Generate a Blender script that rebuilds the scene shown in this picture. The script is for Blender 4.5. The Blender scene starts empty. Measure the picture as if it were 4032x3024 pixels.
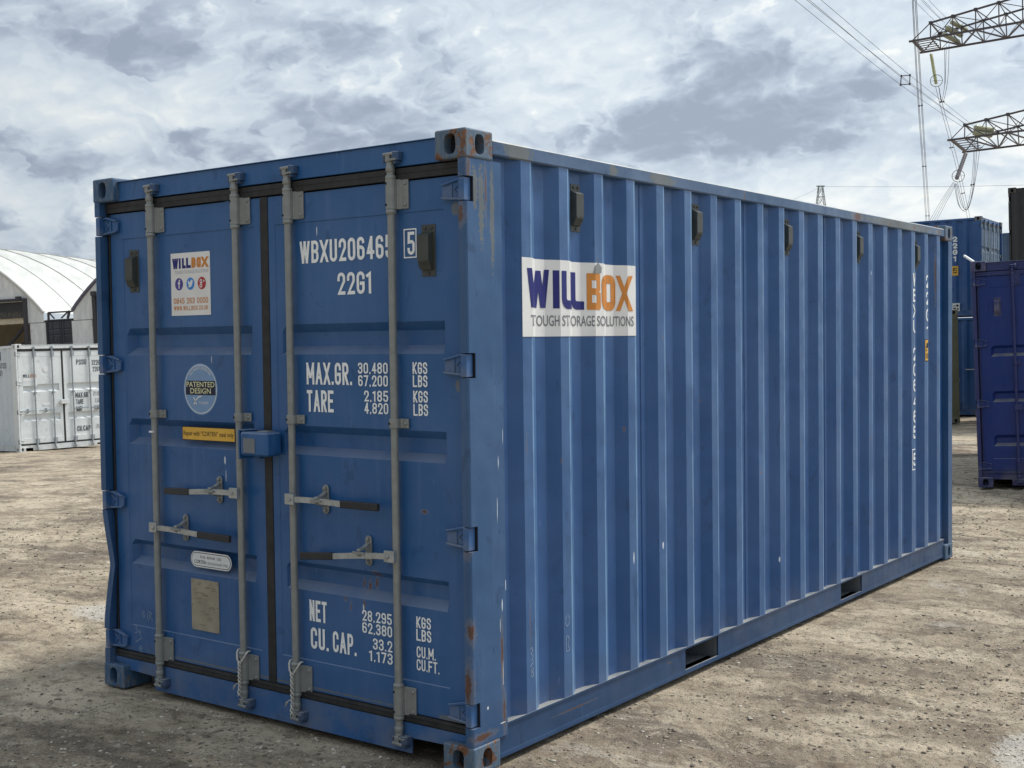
import bpy, bmesh, math, random
import numpy as np
from mathutils import Vector, Matrix
PI = math.pi
S = bpy.context.scene
COL = S.collection
random.seed(7)

# ------------------------------------------------------------------ camera
CP = Vector((3.0944, -3.8593, 1.7512)); YAW, PIT, ROL, FPX = 2.2121502, -0.0352160, 0.0125698, 4926.44
def cam_axes():
    f = Vector((math.cos(PIT)*math.cos(YAW), math.cos(PIT)*math.sin(YAW), math.sin(PIT)))
    rt = Vector((math.sin(YAW), -math.cos(YAW), 0)); dn = f.cross(rt)
    c, s = math.cos(ROL), math.sin(ROL)
    return c*rt+s*dn, -s*rt+c*dn, f
RT, DN, FW = cam_axes()
cd = bpy.data.cameras.new('camera'); cam = bpy.data.objects.new('camera', cd); COL.objects.link(cam)
up = -DN; bk = -FW
cam.matrix_world = Matrix(((RT.x, up.x, bk.x, CP.x), (RT.y, up.y, bk.y, CP.y), (RT.z, up.z, bk.z, CP.z), (0, 0, 0, 1)))
cd.sensor_width = 36; cd.lens = FPX/4032*36; cd.clip_start = .05; cd.clip_end = 4000
S.camera = cam
def dirpx(u, v): return (RT*((u-2016)/FPX)+DN*((v-1512)/FPX)+FW)       # a sight line of the survey
def atd(u, v, d): return CP+dirpx(u, v)*d                              # a surveyed point d metres away

# ------------------------------------------------------------------ view / world / sun
S.view_settings.view_transform = 'Standard'; S.view_settings.look = 'None'
S.view_settings.exposure = 0.0; S.view_settings.gamma = 1; S.view_settings.use_curve_mapping = False
SUN_AZ, SUN_EL = math.radians(66), math.radians(54)                    # azimuth measured from +x towards +y
SUN_STRENGTH, SUN_ANGLE = 3.2, 10
SKY_STRENGTH = 0.10

class NT:                                                              # small helper for node trees
    def __init__(s, tree): s.t = tree; tree.nodes.clear()
    def n(s, typ, **kw):
        nd = s.t.nodes.new(typ)
        for k, v in kw.items():
            if k[0] == 'i' and k[1:].isdigit(): s.put(nd.inputs[int(k[1:])], v)
            elif k[:2] == 'I_': s.put(nd.inputs[k[2:].replace('_', ' ')], v)
            else: setattr(nd, k, v)
        return nd
    def put(s, inp, v):
        if isinstance(v, bpy.types.NodeSocket): s.t.links.new(v, inp)
        elif isinstance(v, bpy.types.Node): s.t.links.new(v.outputs[0], inp)
        else:
            if isinstance(v, tuple) and len(v) == 3 and inp.type == 'RGBA': v = v+(1,)
            inp.default_value = v
    def m(s, op, a, b=None, c=None, clamp=False):
        nd = s.t.nodes.new('ShaderNodeMath'); nd.operation = op; nd.use_clamp = clamp
        for i, v in enumerate((a, b, c)):
            if v is not None: s.put(nd.inputs[i], v)
        return nd.outputs[0]
    def vm(s, op, a, b=None, out=0):
        nd = s.t.nodes.new('ShaderNodeVectorMath'); nd.operation = op; s.put(nd.inputs[0], a)
        if b is not None: s.put(nd.inputs['Scale'] if op == 'SCALE' else nd.inputs[1], b)
        return nd.outputs[out]
    def mix(s, f, a, b, mode='MIX'):
        nd = s.t.nodes.new('ShaderNodeMix'); nd.data_type = 'RGBA'; nd.blend_type = mode
        s.put(nd.inputs[0], f); s.put(nd.inputs[6], a); s.put(nd.inputs[7], b); return nd.outputs[2]
    def noise(s, vec, scale, det=4, rough=.55, dist=0., out=0):
        nd = s.n('ShaderNodeTexNoise'); s.put(nd.inputs['Vector'], vec)
        nd.inputs['Scale'].default_value = scale; nd.inputs['Detail'].default_value = det
        nd.inputs['Roughness'].default_value = rough; nd.inputs['Distortion'].default_value = dist
        return nd.outputs[out]
    def rng(s, v, a, b, c=0., d=1., smooth=True):
        nd = s.t.nodes.new('ShaderNodeMapRange'); nd.interpolation_type = 'SMOOTHSTEP' if smooth else 'LINEAR'
        for i, q in enumerate((v, a, b, c, d)): s.put(nd.inputs[i], q)
        return nd.outputs[0]

def az_el(u, v):
    d = dirpx(u, v).normalized(); return math.atan2(d.y, d.x), math.asin(d.z)
W = bpy.data.worlds.new('World'); S.world = W; W.use_nodes = True
W.cycles.sampling_method = 'MANUAL'; W.cycles.sample_map_resolution = 256
n = NT(W.node_tree)
tc = n.n('ShaderNodeTexCoord'); D = n.vm('NORMALIZE', tc.outputs['Generated'])
sky = n.n('ShaderNodeTexSky', sky_type='NISHITA', sun_disc=False, sun_elevation=SUN_EL, sun_rotation=PI/2-SUN_AZ)
skyc = n.mix(1.0, sky.outputs[0], (SKY_STRENGTH,)*3, 'MULTIPLY')
sx = n.n('ShaderNodeSeparateXYZ'); n.put(sx.inputs[0], D)
az0 = math.atan2(FW.y, FW.x)
# azimuth is counted from the north-west so that its seam lies far from any cloud bank
az = n.m('ARCTAN2', n.vm('DOT_PRODUCT', D, (-math.sin(az0), math.cos(az0), 0), out=1), n.vm('DOT_PRODUCT', D, (math.cos(az0), math.sin(az0), 0), out=1))
el = n.m('ARCSINE', sx.outputs[2])
P3 = n.vm('MULTIPLY', D, (1, 1, 1.7))
na = n.m('SUBTRACT', n.noise(P3, 8, 5, .60), .5); nb = n.m('SUBTRACT', n.noise(n.vm('ADD', P3, (5.2, 1.3, 8.1)), 9, 4, .55), .5)
azw = n.m('ADD', az, n.m('MULTIPLY', na, .15)); elw = n.m('ADD', el, n.m('MULTIPLY', nb, .085))
# cloud banks: (u, v of the survey, half width, half height in radians, brightness)
banks = [(300,110,.080,.026,-.50),(1150,230,.11,.026,-.48),(1380,90,.06,.02,-.22),(3040,190,.060,.024,-.42),(3080,505,.085,.022,-.62),
 (2560,480,.055,.020,-.42),(3250,630,.055,.012,-.34),(430,620,.085,.012,-.34),(1280,500,.075,.026,-.40),(1480,630,.06,.014,-.26),
 (560,340,.12,.032,.40),(430,500,.085,.010,.50),(1150,345,.05,.008,.34),(2080,330,.040,.035,.40),(2420,230,.03,.022,.36),(2780,630,.05,.012,.45),
 (3300,770,.18,.020,.60),(3900,800,.10,.026,.55),(3560,90,.05,.025,.20),(260,860,.10,.026,.28)]
acc = None
comb = n.n('ShaderNodeCombineXYZ'); n.put(comb.inputs[0], azw); n.put(comb.inputs[1], elw)
for (u, v, ra, re, w) in banks:
    a, e = az_el(u, v); a = (a-az0+PI) % (2*PI)-PI
    L = n.vm('LENGTH', n.vm('DIVIDE', n.vm('SUBTRACT', comb.outputs[0], (a, e, 0)), (ra*2.1, re*2.1, 1)), out=1)
    g = n.rng(L, 0., 1., w, 0.)
    acc = g if acc is None else n.m('ADD', acc, g)
def puff(vec):
    nd = n.n('ShaderNodeTexNoise', noise_type='RIDGED_MULTIFRACTAL'); n.put(nd.inputs['Vector'], vec)
    nd.inputs['Scale'].default_value = 9; nd.inputs['Detail'].default_value = 5; nd.inputs['Roughness'].default_value = .52; nd.inputs['Offset'].default_value = .9; nd.inputs['Gain'].default_value = 1.4
    return nd.outputs[0]
big = n.m('SUBTRACT', n.noise(P3, 2.7, 2, .5), .5)
Pw = n.vm('ADD', P3, n.vm('SCALE', (1, 1, 1), n.m('MULTIPLY', na, .10)))
def dens(vec):
    v_ = n.n('ShaderNodeTexVoronoi', feature='F1'); n.put(v_.inputs['Vector'], vec); v_.inputs['Scale'].default_value = 15; v_.inputs['Detail'].default_value = 2.5; v_.inputs['Roughness'].default_value = .55; v_.inputs['Lacunarity'].default_value = 2.3
    return n.m('ADD', n.noise(vec, 8, 7, .56), n.m('MULTIPLY', n.m('SUBTRACT', .36, v_.outputs['Distance']), .38))
d0 = dens(Pw); d1 = dens(n.vm('ADD', Pw, (.003, .005, .013)))
relief = n.m('SUBTRACT', d0, d1)
dn_ = n.m('SUBTRACT', n.m('SUBTRACT', n.m('MULTIPLY', n.m('SUBTRACT', d0, .315), 1.30), n.m('MULTIPLY', acc, .55)), n.m('MULTIPLY', big, .25))
mask = n.rng(dn_, -.03, .05)
Lb = n.m('ADD', .60, n.m('MULTIPLY', n.m('SUBTRACT', na, 0.), .40))           # thin bright overcast above
Lb = n.m('ADD', Lb, n.m('MULTIPLY', acc, .26))
Lb = n.m('ADD', Lb, n.m('MULTIPLY', relief, .8))
Lc = n.m('SUBTRACT', .57, n.m('MULTIPLY', n.rng(dn_, .0, .46, 0., 1., False), .58))
Lc = n.m('ADD', Lc, n.m('MULTIPLY', acc, .15))        # lumpy cloud, darker where it is thick
Lc = n.m('ADD', Lc, n.m('MULTIPLY', relief, 2.1))
mb_ = n.n('ShaderNodeMix', data_type='FLOAT'); n.put(mb_.inputs[0], mask); n.put(mb_.inputs[2], Lb); n.put(mb_.inputs[3], Lc)
b = mb_.outputs[0]
ramp = n.n('ShaderNodeValToRGB'); n.put(ramp.inputs[0], b)
cr = ramp.color_ramp; cr.interpolation = 'B_SPLINE'
cr.elements[0].position = 0.08; cr.elements[0].color = (.325, .385, .480, 1)
cr.elements[1].position = 1.0; cr.elements[1].color = (.92, .93, .90, 1)
for p_, c_ in ((.30, (.400, .465, .565, 1)), (.53, (.560, .640, .725, 1)), (.76, (.680, .755, .810, 1))):
    e_ = cr.elements.new(p_); e_.color = c_
cover = .97
# thin overcast: the cloud layer glows round the hidden sun and is duller on the far side
SDIR = (math.cos(SUN_AZ)*math.cos(SUN_EL), math.sin(SUN_AZ)*math.cos(SUN_EL), math.sin(SUN_EL))
ca = n.vm('DOT_PRODUCT', D, SDIR, out=1)
glow = n.m('ADD', n.rng(ca, -.6, .45, .50, 1.12, False), n.rng(ca, .55, 1.0, 0, 1.1))
skyfin = n.mix(1.0, n.mix(cover, skyc, ramp.outputs[0]), glow, 'MULTIPLY')
bg = n.n('ShaderNodeBackground'); n.put(bg.inputs[0], skyfin); bg.inputs[1].default_value = 1.0
wo = n.n('ShaderNodeOutputWorld'); n.put(wo.inputs[0], bg.outputs[0])

sl = bpy.data.lights.new('sun', 'SUN'); sl.energy = SUN_STRENGTH; sl.angle = math.radians(SUN_ANGLE); sl.color = (1, .955, .88)
so = bpy.data.objects.new('sun', sl); COL.objects.link(so)
sd = Vector((math.cos(SUN_AZ)*math.cos(SUN_EL), math.sin(SUN_AZ)*math.cos(SUN_EL), math.sin(SUN_EL)))
so.rotation_euler = sd.to_track_quat('Z', 'Y').to_euler(); so.location = (0, 0, 60)

# ------------------------------------------------------------------ helpers
class MB:
    def __init__(s): s.v = []; s.f = []; s.sm = []
    def add(s, vs, fs, smooth=False):
        o = len(s.v); s.v += [tuple(q) for q in vs]; s.f += [tuple(i+o for i in f) for f in fs]; s.sm += [smooth]*len(fs); return s
    def box(s, x0, x1, y0, y1, z0, z1):
        if x0 > x1: x0, x1 = x1, x0
        return s.add([(x, y, z) for z in (z0, z1) for y in (y0, y1) for x in (x0, x1)],
                     [(0, 2, 3, 1), (4, 5, 7, 6), (0, 1, 5, 4), (2, 6, 7, 3), (0, 4, 6, 2), (1, 3, 7, 5)])
    def prism(s, pts, a, ax, b):                     # 2-D outline extruded along an axis from a to b
        def m(p, t): return {'x': (t, p[0], p[1]), 'y': (p[0], t, p[1]), 'z': (p[0], p[1], t)}[ax]
        k = len(pts); vs = [m(p, a) for p in pts]+[m(p, b) for p in pts]
        return s.add(vs, [tuple(range(k))[::-1], tuple(range(k, 2*k))]+[(i, (i+1) % k, (i+1) % k+k, i+k) for i in range(k)])
    def lathe(s, prof, c, ax='z', k=14, smooth=True, a0=0, a1=2*PI):   # prof: (t along axis, radius)
        c = Vector(c); vs = []; full = abs(a1-a0-2*PI) < 1e-6; kk = k if full else k+1
        for t, r in prof:
            for i in range(kk):
                a = a0+(a1-a0)*i/k; p, q = r*math.cos(a), r*math.sin(a)
                vs.append(c+Vector({'z': (p, q, t), 'y': (p, t, q), 'x': (t, p, q)}[ax]))
        fs = []
        for j in range(len(prof)-1):
            for i in range(k):
                i2 = (i+1) % kk; fs.append((j*kk+i, j*kk+i2, (j+1)*kk+i2, (j+1)*kk+i))
        s.add(vs, fs, smooth)
        if full: s.add(vs[:kk], [tuple(range(kk))[::-1]]); s.add(vs[-kk:], [tuple(range(kk))])
        return s
    def tube(s, pts, r, k=6, smooth=True, caps=True):
        pts = [Vector(p) for p in pts]; m = len(pts); vs = []
        ref = Vector((0, 0, 1))
        d0 = (pts[1]-pts[0]).normalized()
        if abs(d0.dot(ref)) > .9: ref = Vector((1, 0, 0))
        for j, p in enumerate(pts):
            t = (pts[min(j+1, m-1)]-pts[max(j-1, 0)]).normalized()
            u = t.cross(ref).normalized(); w = t.cross(u); rr = r[j] if isinstance(r, (list, tuple)) else r
            for i in range(k): a = 2*PI*i/k; vs.append(p+(u*math.cos(a)+w*math.sin(a))*rr)
        fs = [(j*k+i, j*k+(i+1) % k, (j+1)*k+(i+1) % k, (j+1)*k+i) for j in range(m-1) for i in range(k)]
        s.add(vs, fs, smooth)
        if caps: s.add(vs[:k], [tuple(range(k))[::-1]]); s.add(vs[-k:], [tuple(range(k))])
        return s
    def bar(s, a, b, w, h=None):                     # square bar between two points
        a, b = Vector(a), Vector(b); h = h or w; t = (b-a).normalized()
        ref = Vector((0, 0, 1)) if abs(t.z) < .95 else Vector((1, 0, 0))
        u = t.cross(ref).normalized()*w/2; v = t.cross(u).normalized()*h/2
        return s.add([a-u-v, a+u-v, a+u+v, a-u+v, b-u-v, b+u-v, b+u+v, b-u+v], [(0, 3, 2, 1), (4, 5, 6, 7), (0, 1, 5, 4), (1, 2, 6, 5), (2, 3, 7, 6), (3, 0, 4, 7)])
    def mesh(s, name, mat, bevel=0, fix=True):
        me = bpy.data.meshes.new(name); me.from_pydata(s.v, [], s.f); me.update()
        me.polygons.foreach_set('use_smooth', s.sm)
        if fix or bevel:
            bm = bmesh.new(); bm.from_mesh(me)
            bmesh.ops.remove_doubles(bm, verts=bm.verts, dist=1e-5)
            if fix: bmesh.ops.recalc_face_normals(bm, faces=bm.faces)
            if bevel:
                es = [e for e in bm.edges if len(e.link_faces) == 2 and e.calc_face_angle(0) > .6]
                bmesh.ops.bevel(bm, geom=es, offset=bevel, segments=1, affect='EDGES', clamp_overlap=True)
            bm.to_mesh(me); bm.free()
        if mat: me.materials.append(mat)
        return me
    def build(s, name, mat, parent=None, bevel=0, fix=True, loc=None):
        return put(name, s.mesh(name, mat, bevel, fix), parent, loc)
def put(name, me, parent=None, loc=None, rot=None):
    o = bpy.data.objects.new(name, me); COL.objects.link(o)
    if parent: o.parent = parent
    if loc is not None: o.location = loc
    if rot is not None: o.rotation_euler = rot
    return o
def tag(o, label=None, cat=None, group=None, kind=None):
    for k, v in (('label', label), ('category', cat), ('group', group), ('kind', kind)):
        if v: o[k] = v
    return o
def empty(name, mat=None):
    o = bpy.data.objects.new(name, None); COL.objects.link(o); o.empty_display_size = .3
    if mat is not None: o.matrix_world = mat
    return o
CACHE = {}
def cached(key, fn):
    if key not in CACHE: CACHE[key] = fn()
    return CACHE[key]

# ------------------------------------------------------------------ materials
def bsdf(name, col, rough=.5, metal=0, spec=.5):
    m = bpy.data.materials.new(name); m.use_nodes = True; n = NT(m.node_tree)
    b = n.n('ShaderNodeBsdfPrincipled'); n.put(b.inputs['Base Color'], col); n.put(b.inputs['Roughness'], rough)
    b.inputs['Metallic'].default_value = metal; b.inputs['Specular IOR Level'].default_value = spec
    o = n.n('ShaderNodeOutputMaterial'); n.put(o.inputs[0], b.outputs[0])
    return m, n, b
def bump(n, b, h, strength, dist=.01):
    bp = n.n('ShaderNodeBump'); n.put(bp.inputs['Height'], h); bp.inputs['Strength'].default_value = strength; bp.inputs['Distance'].default_value = dist
    n.put(b.inputs['Normal'], bp.outputs[0])
RUST = (.13, .052, .026)
def spots(n, P, lst, wob=.35):
    """mask of hand-placed wear marks: ellipsoids (centre, radii) with ragged outlines"""
    nz = n.m('MULTIPLY', n.m('SUBTRACT', n.noise(P, 55, 5, .65), .5), wob*4)
    acc = None
    for c, r in lst:
        d = n.vm('SUBTRACT', P, tuple(c)); d = n.vm('DIVIDE', d, tuple(r)); L = n.vm('LENGTH', d, out=1)
        g = n.rng(n.m('ADD', L, nz), .75, 1.05, 1, 0)
        acc = g if acc is None else n.m('MAXIMUM', acc, g)
    return acc
def paint(name, col, fade=.25, rust=.5, streak=.5, rust_spots=None, white_marks=None, grime=None, rough=.36, chalk=(.30, .36, .46), dustz=True, dust=.45, dustc=(.25, .27, .30), edge=False):
    m, n, b = bsdf(name, col, rough)
    tc = n.n('ShaderNodeTexCoord'); P = tc.outputs['Object']
    lo = n.noise(P, 1.3, 4, .55); mid = n.noise(P, 6, 5, .6)
    Ps = n.vm('MULTIPLY', P, (14, 14, .55)); st = n.noise(Ps, 1.6, 5, .62)
    dark = tuple(c*.72 for c in col); light = tuple(c*(1-fade)+k*fade*.6+c*.12 for c, k in zip(col, chalk))
    c = n.mix(n.rng(lo, .3, .7), col, light)
    c = n.mix(n.m('MULTIPLY', n.rng(st, .50, .74), streak), c, tuple(q*1.02+.018 for q in light))
    c = n.mix(n.m('MULTIPLY', n.rng(mid, .60, .66), .30*streak), c, dark)
    sm = n.noise(n.vm('MULTIPLY', P, (3, 3, 2)), 2.2, 6, .7, .8)
    c = n.mix(n.m('MULTIPLY', n.rng(sm, .60, .63), .45), c, tuple(q*.62 for q in col))
    # fine scratches
    sc = n.noise(n.vm('MULTIPLY', P, (60, 60, 5)), 2.0, 2, .5)
    c = n.mix(n.m('MULTIPLY', n.m('MULTIPLY', n.rng(sc, .70, .76), n.rng(mid, .50, .62)), .55), c, tuple(min(1, q*1.5+.12) for q in col))
    if rust:
        v = n.n('ShaderNodeTexVoronoi'); n.put(v.inputs['Vector'], n.vm('ADD', P, n.vm('SCALE', n.noise(P, 30, 3, .6, out=1), .03))); v.inputs['Scale'].default_value = 6.5
        vs = n.n('ShaderNodeSeparateColor'); n.put(vs.inputs[0], v.outputs['Color'])
        pick = n.m('LESS_THAN', vs.outputs[0], .10*rust)
        chip = n.m('MULTIPLY', n.rng(v.outputs['Distance'], .04, .085, 1, 0), pick)
        c = n.mix(n.m('MULTIPLY', chip, .85), c, RUST)
    if grime:
        g = spots(n, P, grime, .5); c = n.mix(n.m('MULTIPLY', g, .65), c, (.17, .165, .12))
    if rust_spots:
        rust_spots = [(q, (r[0] if r[0] > r[1]*2 else r[0]*.62, r[1]*.62 if r[1] < .055 else r[1], r[2]*.66)) for q, r in rust_spots]
        h = spots(n, P, [(q, (r[0]*2.0, r[1]*2.0, r[2]*2.0)) for q, r in rust_spots], .4)
        c = n.mix(n.m('MULTIPLY', h, .22), c, (.30, .22, .13))
        g = spots(n, P, rust_spots, .5); rc = n.mix(n.noise(P, 60, 3), (.17, .068, .030), (.055, .028, .020)); c = n.mix(n.m('MULTIPLY', g, .92), c, rc)
    if white_marks:
        g = spots(n, P, white_marks, .25); c = n.mix(n.m('MULTIPLY', g, .85), c, (.72, .76, .80))
    if edge:                                       # fold wear, plus sun and sky light painted pale on far slopes and outer flats
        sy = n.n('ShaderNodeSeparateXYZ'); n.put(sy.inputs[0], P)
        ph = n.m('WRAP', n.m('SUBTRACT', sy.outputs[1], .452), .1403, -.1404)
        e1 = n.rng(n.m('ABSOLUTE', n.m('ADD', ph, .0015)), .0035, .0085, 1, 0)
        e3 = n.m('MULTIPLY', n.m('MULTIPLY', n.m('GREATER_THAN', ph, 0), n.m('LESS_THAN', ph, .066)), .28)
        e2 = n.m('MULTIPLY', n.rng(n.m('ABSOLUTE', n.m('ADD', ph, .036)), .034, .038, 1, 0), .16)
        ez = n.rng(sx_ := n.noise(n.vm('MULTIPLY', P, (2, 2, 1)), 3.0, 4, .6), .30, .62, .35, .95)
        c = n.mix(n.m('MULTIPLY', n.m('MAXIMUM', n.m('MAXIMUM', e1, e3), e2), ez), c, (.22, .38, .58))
    if dust:
        ge = n.n('ShaderNodeNewGeometry'); gs = n.n('ShaderNodeSeparateXYZ'); n.put(gs.inputs[0], ge.outputs['True Normal'])
        c = n.mix(n.m('MULTIPLY', n.rng(gs.outputs[2], .25, .8), n.m('MULTIPLY', n.rng(mid, .25, .6, .55, 1), dust)), c, dustc)
    if dustz:
        sz = n.n('ShaderNodeSeparateXYZ'); n.put(sz.inputs[0], P)
        c = n.mix(n.m('MULTIPLY', n.m('MULTIPLY', n.rng(sz.outputs[2], .0, .35, 1, 0), n.rng(mid, .35, .7)), .32), c, (.30, .26, .20))
    n.put(b.inputs['Base Color'], c)
    n.put(b.inputs['Roughness'], n.rng(mid, .3, .7, rough-.06, rough+.16))
    h = n.m('ADD', n.m('MULTIPLY', n.noise(P, 2.9, 2, .5), 1.0), n.m('MULTIPLY', n.noise(P, 90, 3, .6), .02))
    bump(n, b, h, .55, .035)
    return m
def worn(name, col, amount=.5, rough=.55, rcol=RUST, scale=9):       # paint worn through to rust over large areas
    m, n, b = bsdf(name, col, rough)
    tc = n.n('ShaderNodeTexCoord'); P = tc.outputs['Object']
    a = n.noise(P, scale, 8, .68, .6); a2 = n.noise(n.vm('MULTIPLY', P, (3, 3, 1)), scale*1.3, 5, .6)
    c = n.mix(n.rng(a2, .45, .65), col, tuple(q*.5+.10 for q in col))
    rc = n.mix(n.rng(n.noise(P, 45, 4, .7), .35, .65), tuple(q*.55 for q in rcol), tuple(q*1.5 for q in rcol))
    t = .66-.26*amount
    c = n.mix(n.rng(a, t+.055, t+.005+.09, 0, .45), c, (.24, .19, .12))
    c = n.mix(n.rng(a, t+.075, t+.10), c, rc)
    n.put(b.inputs['Base Color'], c); bump(n, b, n.noise(P, 60, 5, .7), .45, .006)
    return m
def plain(name, col, rough=.6, metal=0, var=.18, scale=20, bmp=.2, spec=.4):
    m, n, b = bsdf(name, col, rough, metal, spec)
    tc = n.n('ShaderNodeTexCoord'); P = tc.outputs['Object']
    z = n.noise(P, scale, 5, .6)
    c = n.mix(n.rng(z, .3, .7), tuple(q*(1-var) for q in col), tuple(min(1, q*(1+var)) for q in col))
    n.put(b.inputs['Base Color'], c)
    if bmp: bump(n, b, z, bmp, .004)
    return m
BLUE = (.014, .094, .268)
M = {}
M['blue'] = paint('blue_paint', BLUE, fade=.16, rust=.35)
M['blue_door'] = paint('blue_door_paint', (.014, .092, .262), fade=.15, rust=.35, streak=.5,
    grime=[((2.30, .05, .20), (.10, .06, .012)), ((1.2, .05, .205), (.9, .06, .006)), ((2.34, .05, 2.28), (.02, .06, .03)), ((2.34, .05, 1.57), (.012, .06, .03))],
    rust_spots=[((1.86, .09, .755), (.030, .06, .016)), ((1.80, .09, .69), (.012, .06, .03)), ((1.84, .09, .71), (.010, .06, .03)), ((1.765, .09, .70), (.008, .06, .025)), ((1.69, .06, .63), (.01, .06, .012)), ((1.80, .06, .62), (.008, .06, .02)), ((2.15, .05, 1.045), (.02, .06, .010)), ((1.72, .06, .60), (.006, .06, .02))],
    white_marks=[((.912, .05, 1.20), (.006, .05, .022)), ((.917, .05, 1.13), (.0025, .05, .03)), ((1.551, .05, 2.240), (.003, .05, .022)), ((1.795, .05, .60), (.004, .05, .022)), ((.83, .05, 1.675), (.002, .05, .02))])
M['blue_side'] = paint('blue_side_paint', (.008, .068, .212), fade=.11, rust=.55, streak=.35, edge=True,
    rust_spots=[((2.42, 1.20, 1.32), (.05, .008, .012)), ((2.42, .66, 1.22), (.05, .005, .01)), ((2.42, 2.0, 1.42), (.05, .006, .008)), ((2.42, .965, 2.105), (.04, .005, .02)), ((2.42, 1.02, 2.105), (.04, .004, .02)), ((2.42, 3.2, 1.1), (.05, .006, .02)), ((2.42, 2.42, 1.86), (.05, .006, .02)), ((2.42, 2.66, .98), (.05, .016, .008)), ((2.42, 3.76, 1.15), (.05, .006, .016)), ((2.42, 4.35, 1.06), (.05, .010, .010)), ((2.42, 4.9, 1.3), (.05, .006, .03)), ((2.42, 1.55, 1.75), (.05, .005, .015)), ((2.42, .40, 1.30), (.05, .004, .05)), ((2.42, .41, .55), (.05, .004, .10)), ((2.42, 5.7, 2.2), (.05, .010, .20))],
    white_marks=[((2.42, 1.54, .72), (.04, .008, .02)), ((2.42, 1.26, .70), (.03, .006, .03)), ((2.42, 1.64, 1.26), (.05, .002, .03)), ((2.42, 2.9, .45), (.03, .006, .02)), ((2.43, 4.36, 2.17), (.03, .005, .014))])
M['blue_post'] = paint('blue_post_paint', (.018, .078, .195), fade=.15, rust=.6, streak=.55,
    rust_spots=[((2.42, .02, 2.43), (.05, .014, .06)), ((2.44, .13, 2.36), (.03, .008, .12)), ((2.41, .0, .36), (.03, .03, .10)), ((2.43, .0, .585), (.03, .03, .05)), ((2.41, .0, .93), (.03, .03, .05)), ((2.40, .0, 2.25), (.03, .02, .05)), ((2.44, .20, .45), (.03, .010, .16)), ((2.44, .21, .22), (.03, .012, .09)), ((2.44, .06, .15), (.03, .06, .02))],
    white_marks=[((2.44, .19, 1.25), (.02, .0025, .03)), ((2.44, .18, 1.06), (.02, .002, .06)), ((2.44, .205, .66), (.02, .004, .03)), ((2.44, .23, .74), (.02, .003, .03)), ((2.44, .19, .58), (.02, .002, .03)), ((2.44, .205, .38), (.02, .002, .06)), ((2.44, .10, .26), (.02, .007, .008)), ((2.44, .222, 1.36), (.02, .0015, .04)), ((2.44, .2, .175), (.03, .02, .003))],
    grime=[((2.44, .10, 2.3), (.02, .02, .18)), ((2.44, .17, 2.25), (.02, .016, .24)), ((2.44, .06, 2.36), (.02, .02, .10))])
M['blue_rail'] = paint('blue_rail_paint', (.034, .088, .185), fade=.22, rust=.5, streak=.6, dust=.95, dustc=(.46, .45, .40),
    rust_spots=[((2.43, 4.10, 2.53), (.06, .06, .04)), ((2.43, 4.7, 2.52), (.06, .02, .02)), ((2.43, 5.2, 2.53), (.06, .03, .02)), ((2.43, 2.45, 2.52), (.06, .01, .03)), ((2.43, .75, .10), (.05, .10, .006)), ((2.43, 5.75, 2.53), (.06, .05, .02))],
    grime=[((2.43, .36, 2.53), (.05, .10, .05)), ((2.43, 1.55, 2.53), (.05, .14, .03)), ((2.43, 1.1, 2.53), (.05, .04, .03)), ((2.43, 4.9, 2.53), (.05, .8, .03))])
M['casting_rust'] = worn('rusty_casting', (.080, .135, .205), .74, .6, (.145, .066, .034), 14)
M['casting_blue'] = worn('blue_casting', (.040, .100, .190), .40, .6, (.145, .066, .034), 14)
M['rust_side'] = M['casting_rust']
M['hole'] = plain('deep_shade_dark', (.012, .014, .02), .9, bmp=0)
M['rubber'] = plain('black_rubber', (.026, .025, .025), .6, var=.3)
M['zinc'] = plain('galvanised_steel', (.265, .275, .265), .42, .25, var=.09, scale=22)
M['zinc_light'] = plain('bright_zinc', (.40, .42, .42), .40, .5, var=.15, scale=35)
M['grip'] = plain('black_grip', (.025, .025, .03), .45)
M['vent'] = plain('grey_olive_plastic', (.060, .066, .060), .5, var=.12)
M['vinyl'] = plain('white_vinyl', (.78, .77, .75), .45, var=.04, scale=8, bmp=.05)
M['vinyl_white'] = plain('white_sticker', (.76, .77, .77), .4, var=.03, bmp=0)
M['navy'] = plain('navy_print', (.012, .016, .16), .45, var=.05, bmp=0)
M['orange'] = plain('orange_print', (.62, .235, .040), .45, var=.05, bmp=0)
M['greyprint'] = plain('grey_print', (.20, .20, .215), .5, var=.05, bmp=0)
M['greylight'] = plain('light_grey_print', (.45, .46, .50), .5, var=.05, bmp=0)
M['white'] = plain('white_lettering', (.88, .90, .90), .5, var=.06, scale=40, bmp=0)
M['chalk'] = plain('chalk_marks', (.30, .37, .48), .9, var=.3, scale=80, bmp=0)
M['black'] = plain('black_print', (.012, .012, .014), .5, var=.05, bmp=0)
M['yellow'] = plain('yellow_sticker', (.74, .43, .060), .45, var=.06, bmp=0)
M['cream'] = plain('cream_print', (.74, .74, .45), .5, var=.02, bmp=0)
M['paleblue'] = plain('pale_blue_sticker', (.19, .32, .52), .4, var=.06, bmp=0)
M['purple'] = plain('violet_disc', (.075, .055, .27), .45, bmp=0)
M['skyblue'] = plain('sky_blue_disc', (.045, .24, .66), .45, bmp=0)
M['red'] = plain('red_disc', (.42, .025, .035), .45, bmp=0)
M['plate'] = plain('tan_data_plate', (.33, .29, .22), .55, var=.12, scale=14)
M['rope'] = plain('dirty_white_rope', (.52, .50, .45), .9, var=.2, scale=90)
M['steelworn'] = worn('worn_steel_plate', (.16, .18, .20), .3)
M['whitec'] = paint('white_container_paint', (.68, .71, .71), fade=.1, rust=.25, streak=.3, chalk=(.6, .6, .6))
M['whitec_side'] = paint('white_side_paint', (.60, .65, .69), fade=.1, rust=.3, streak=.5, chalk=(.6, .6, .6))
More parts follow.
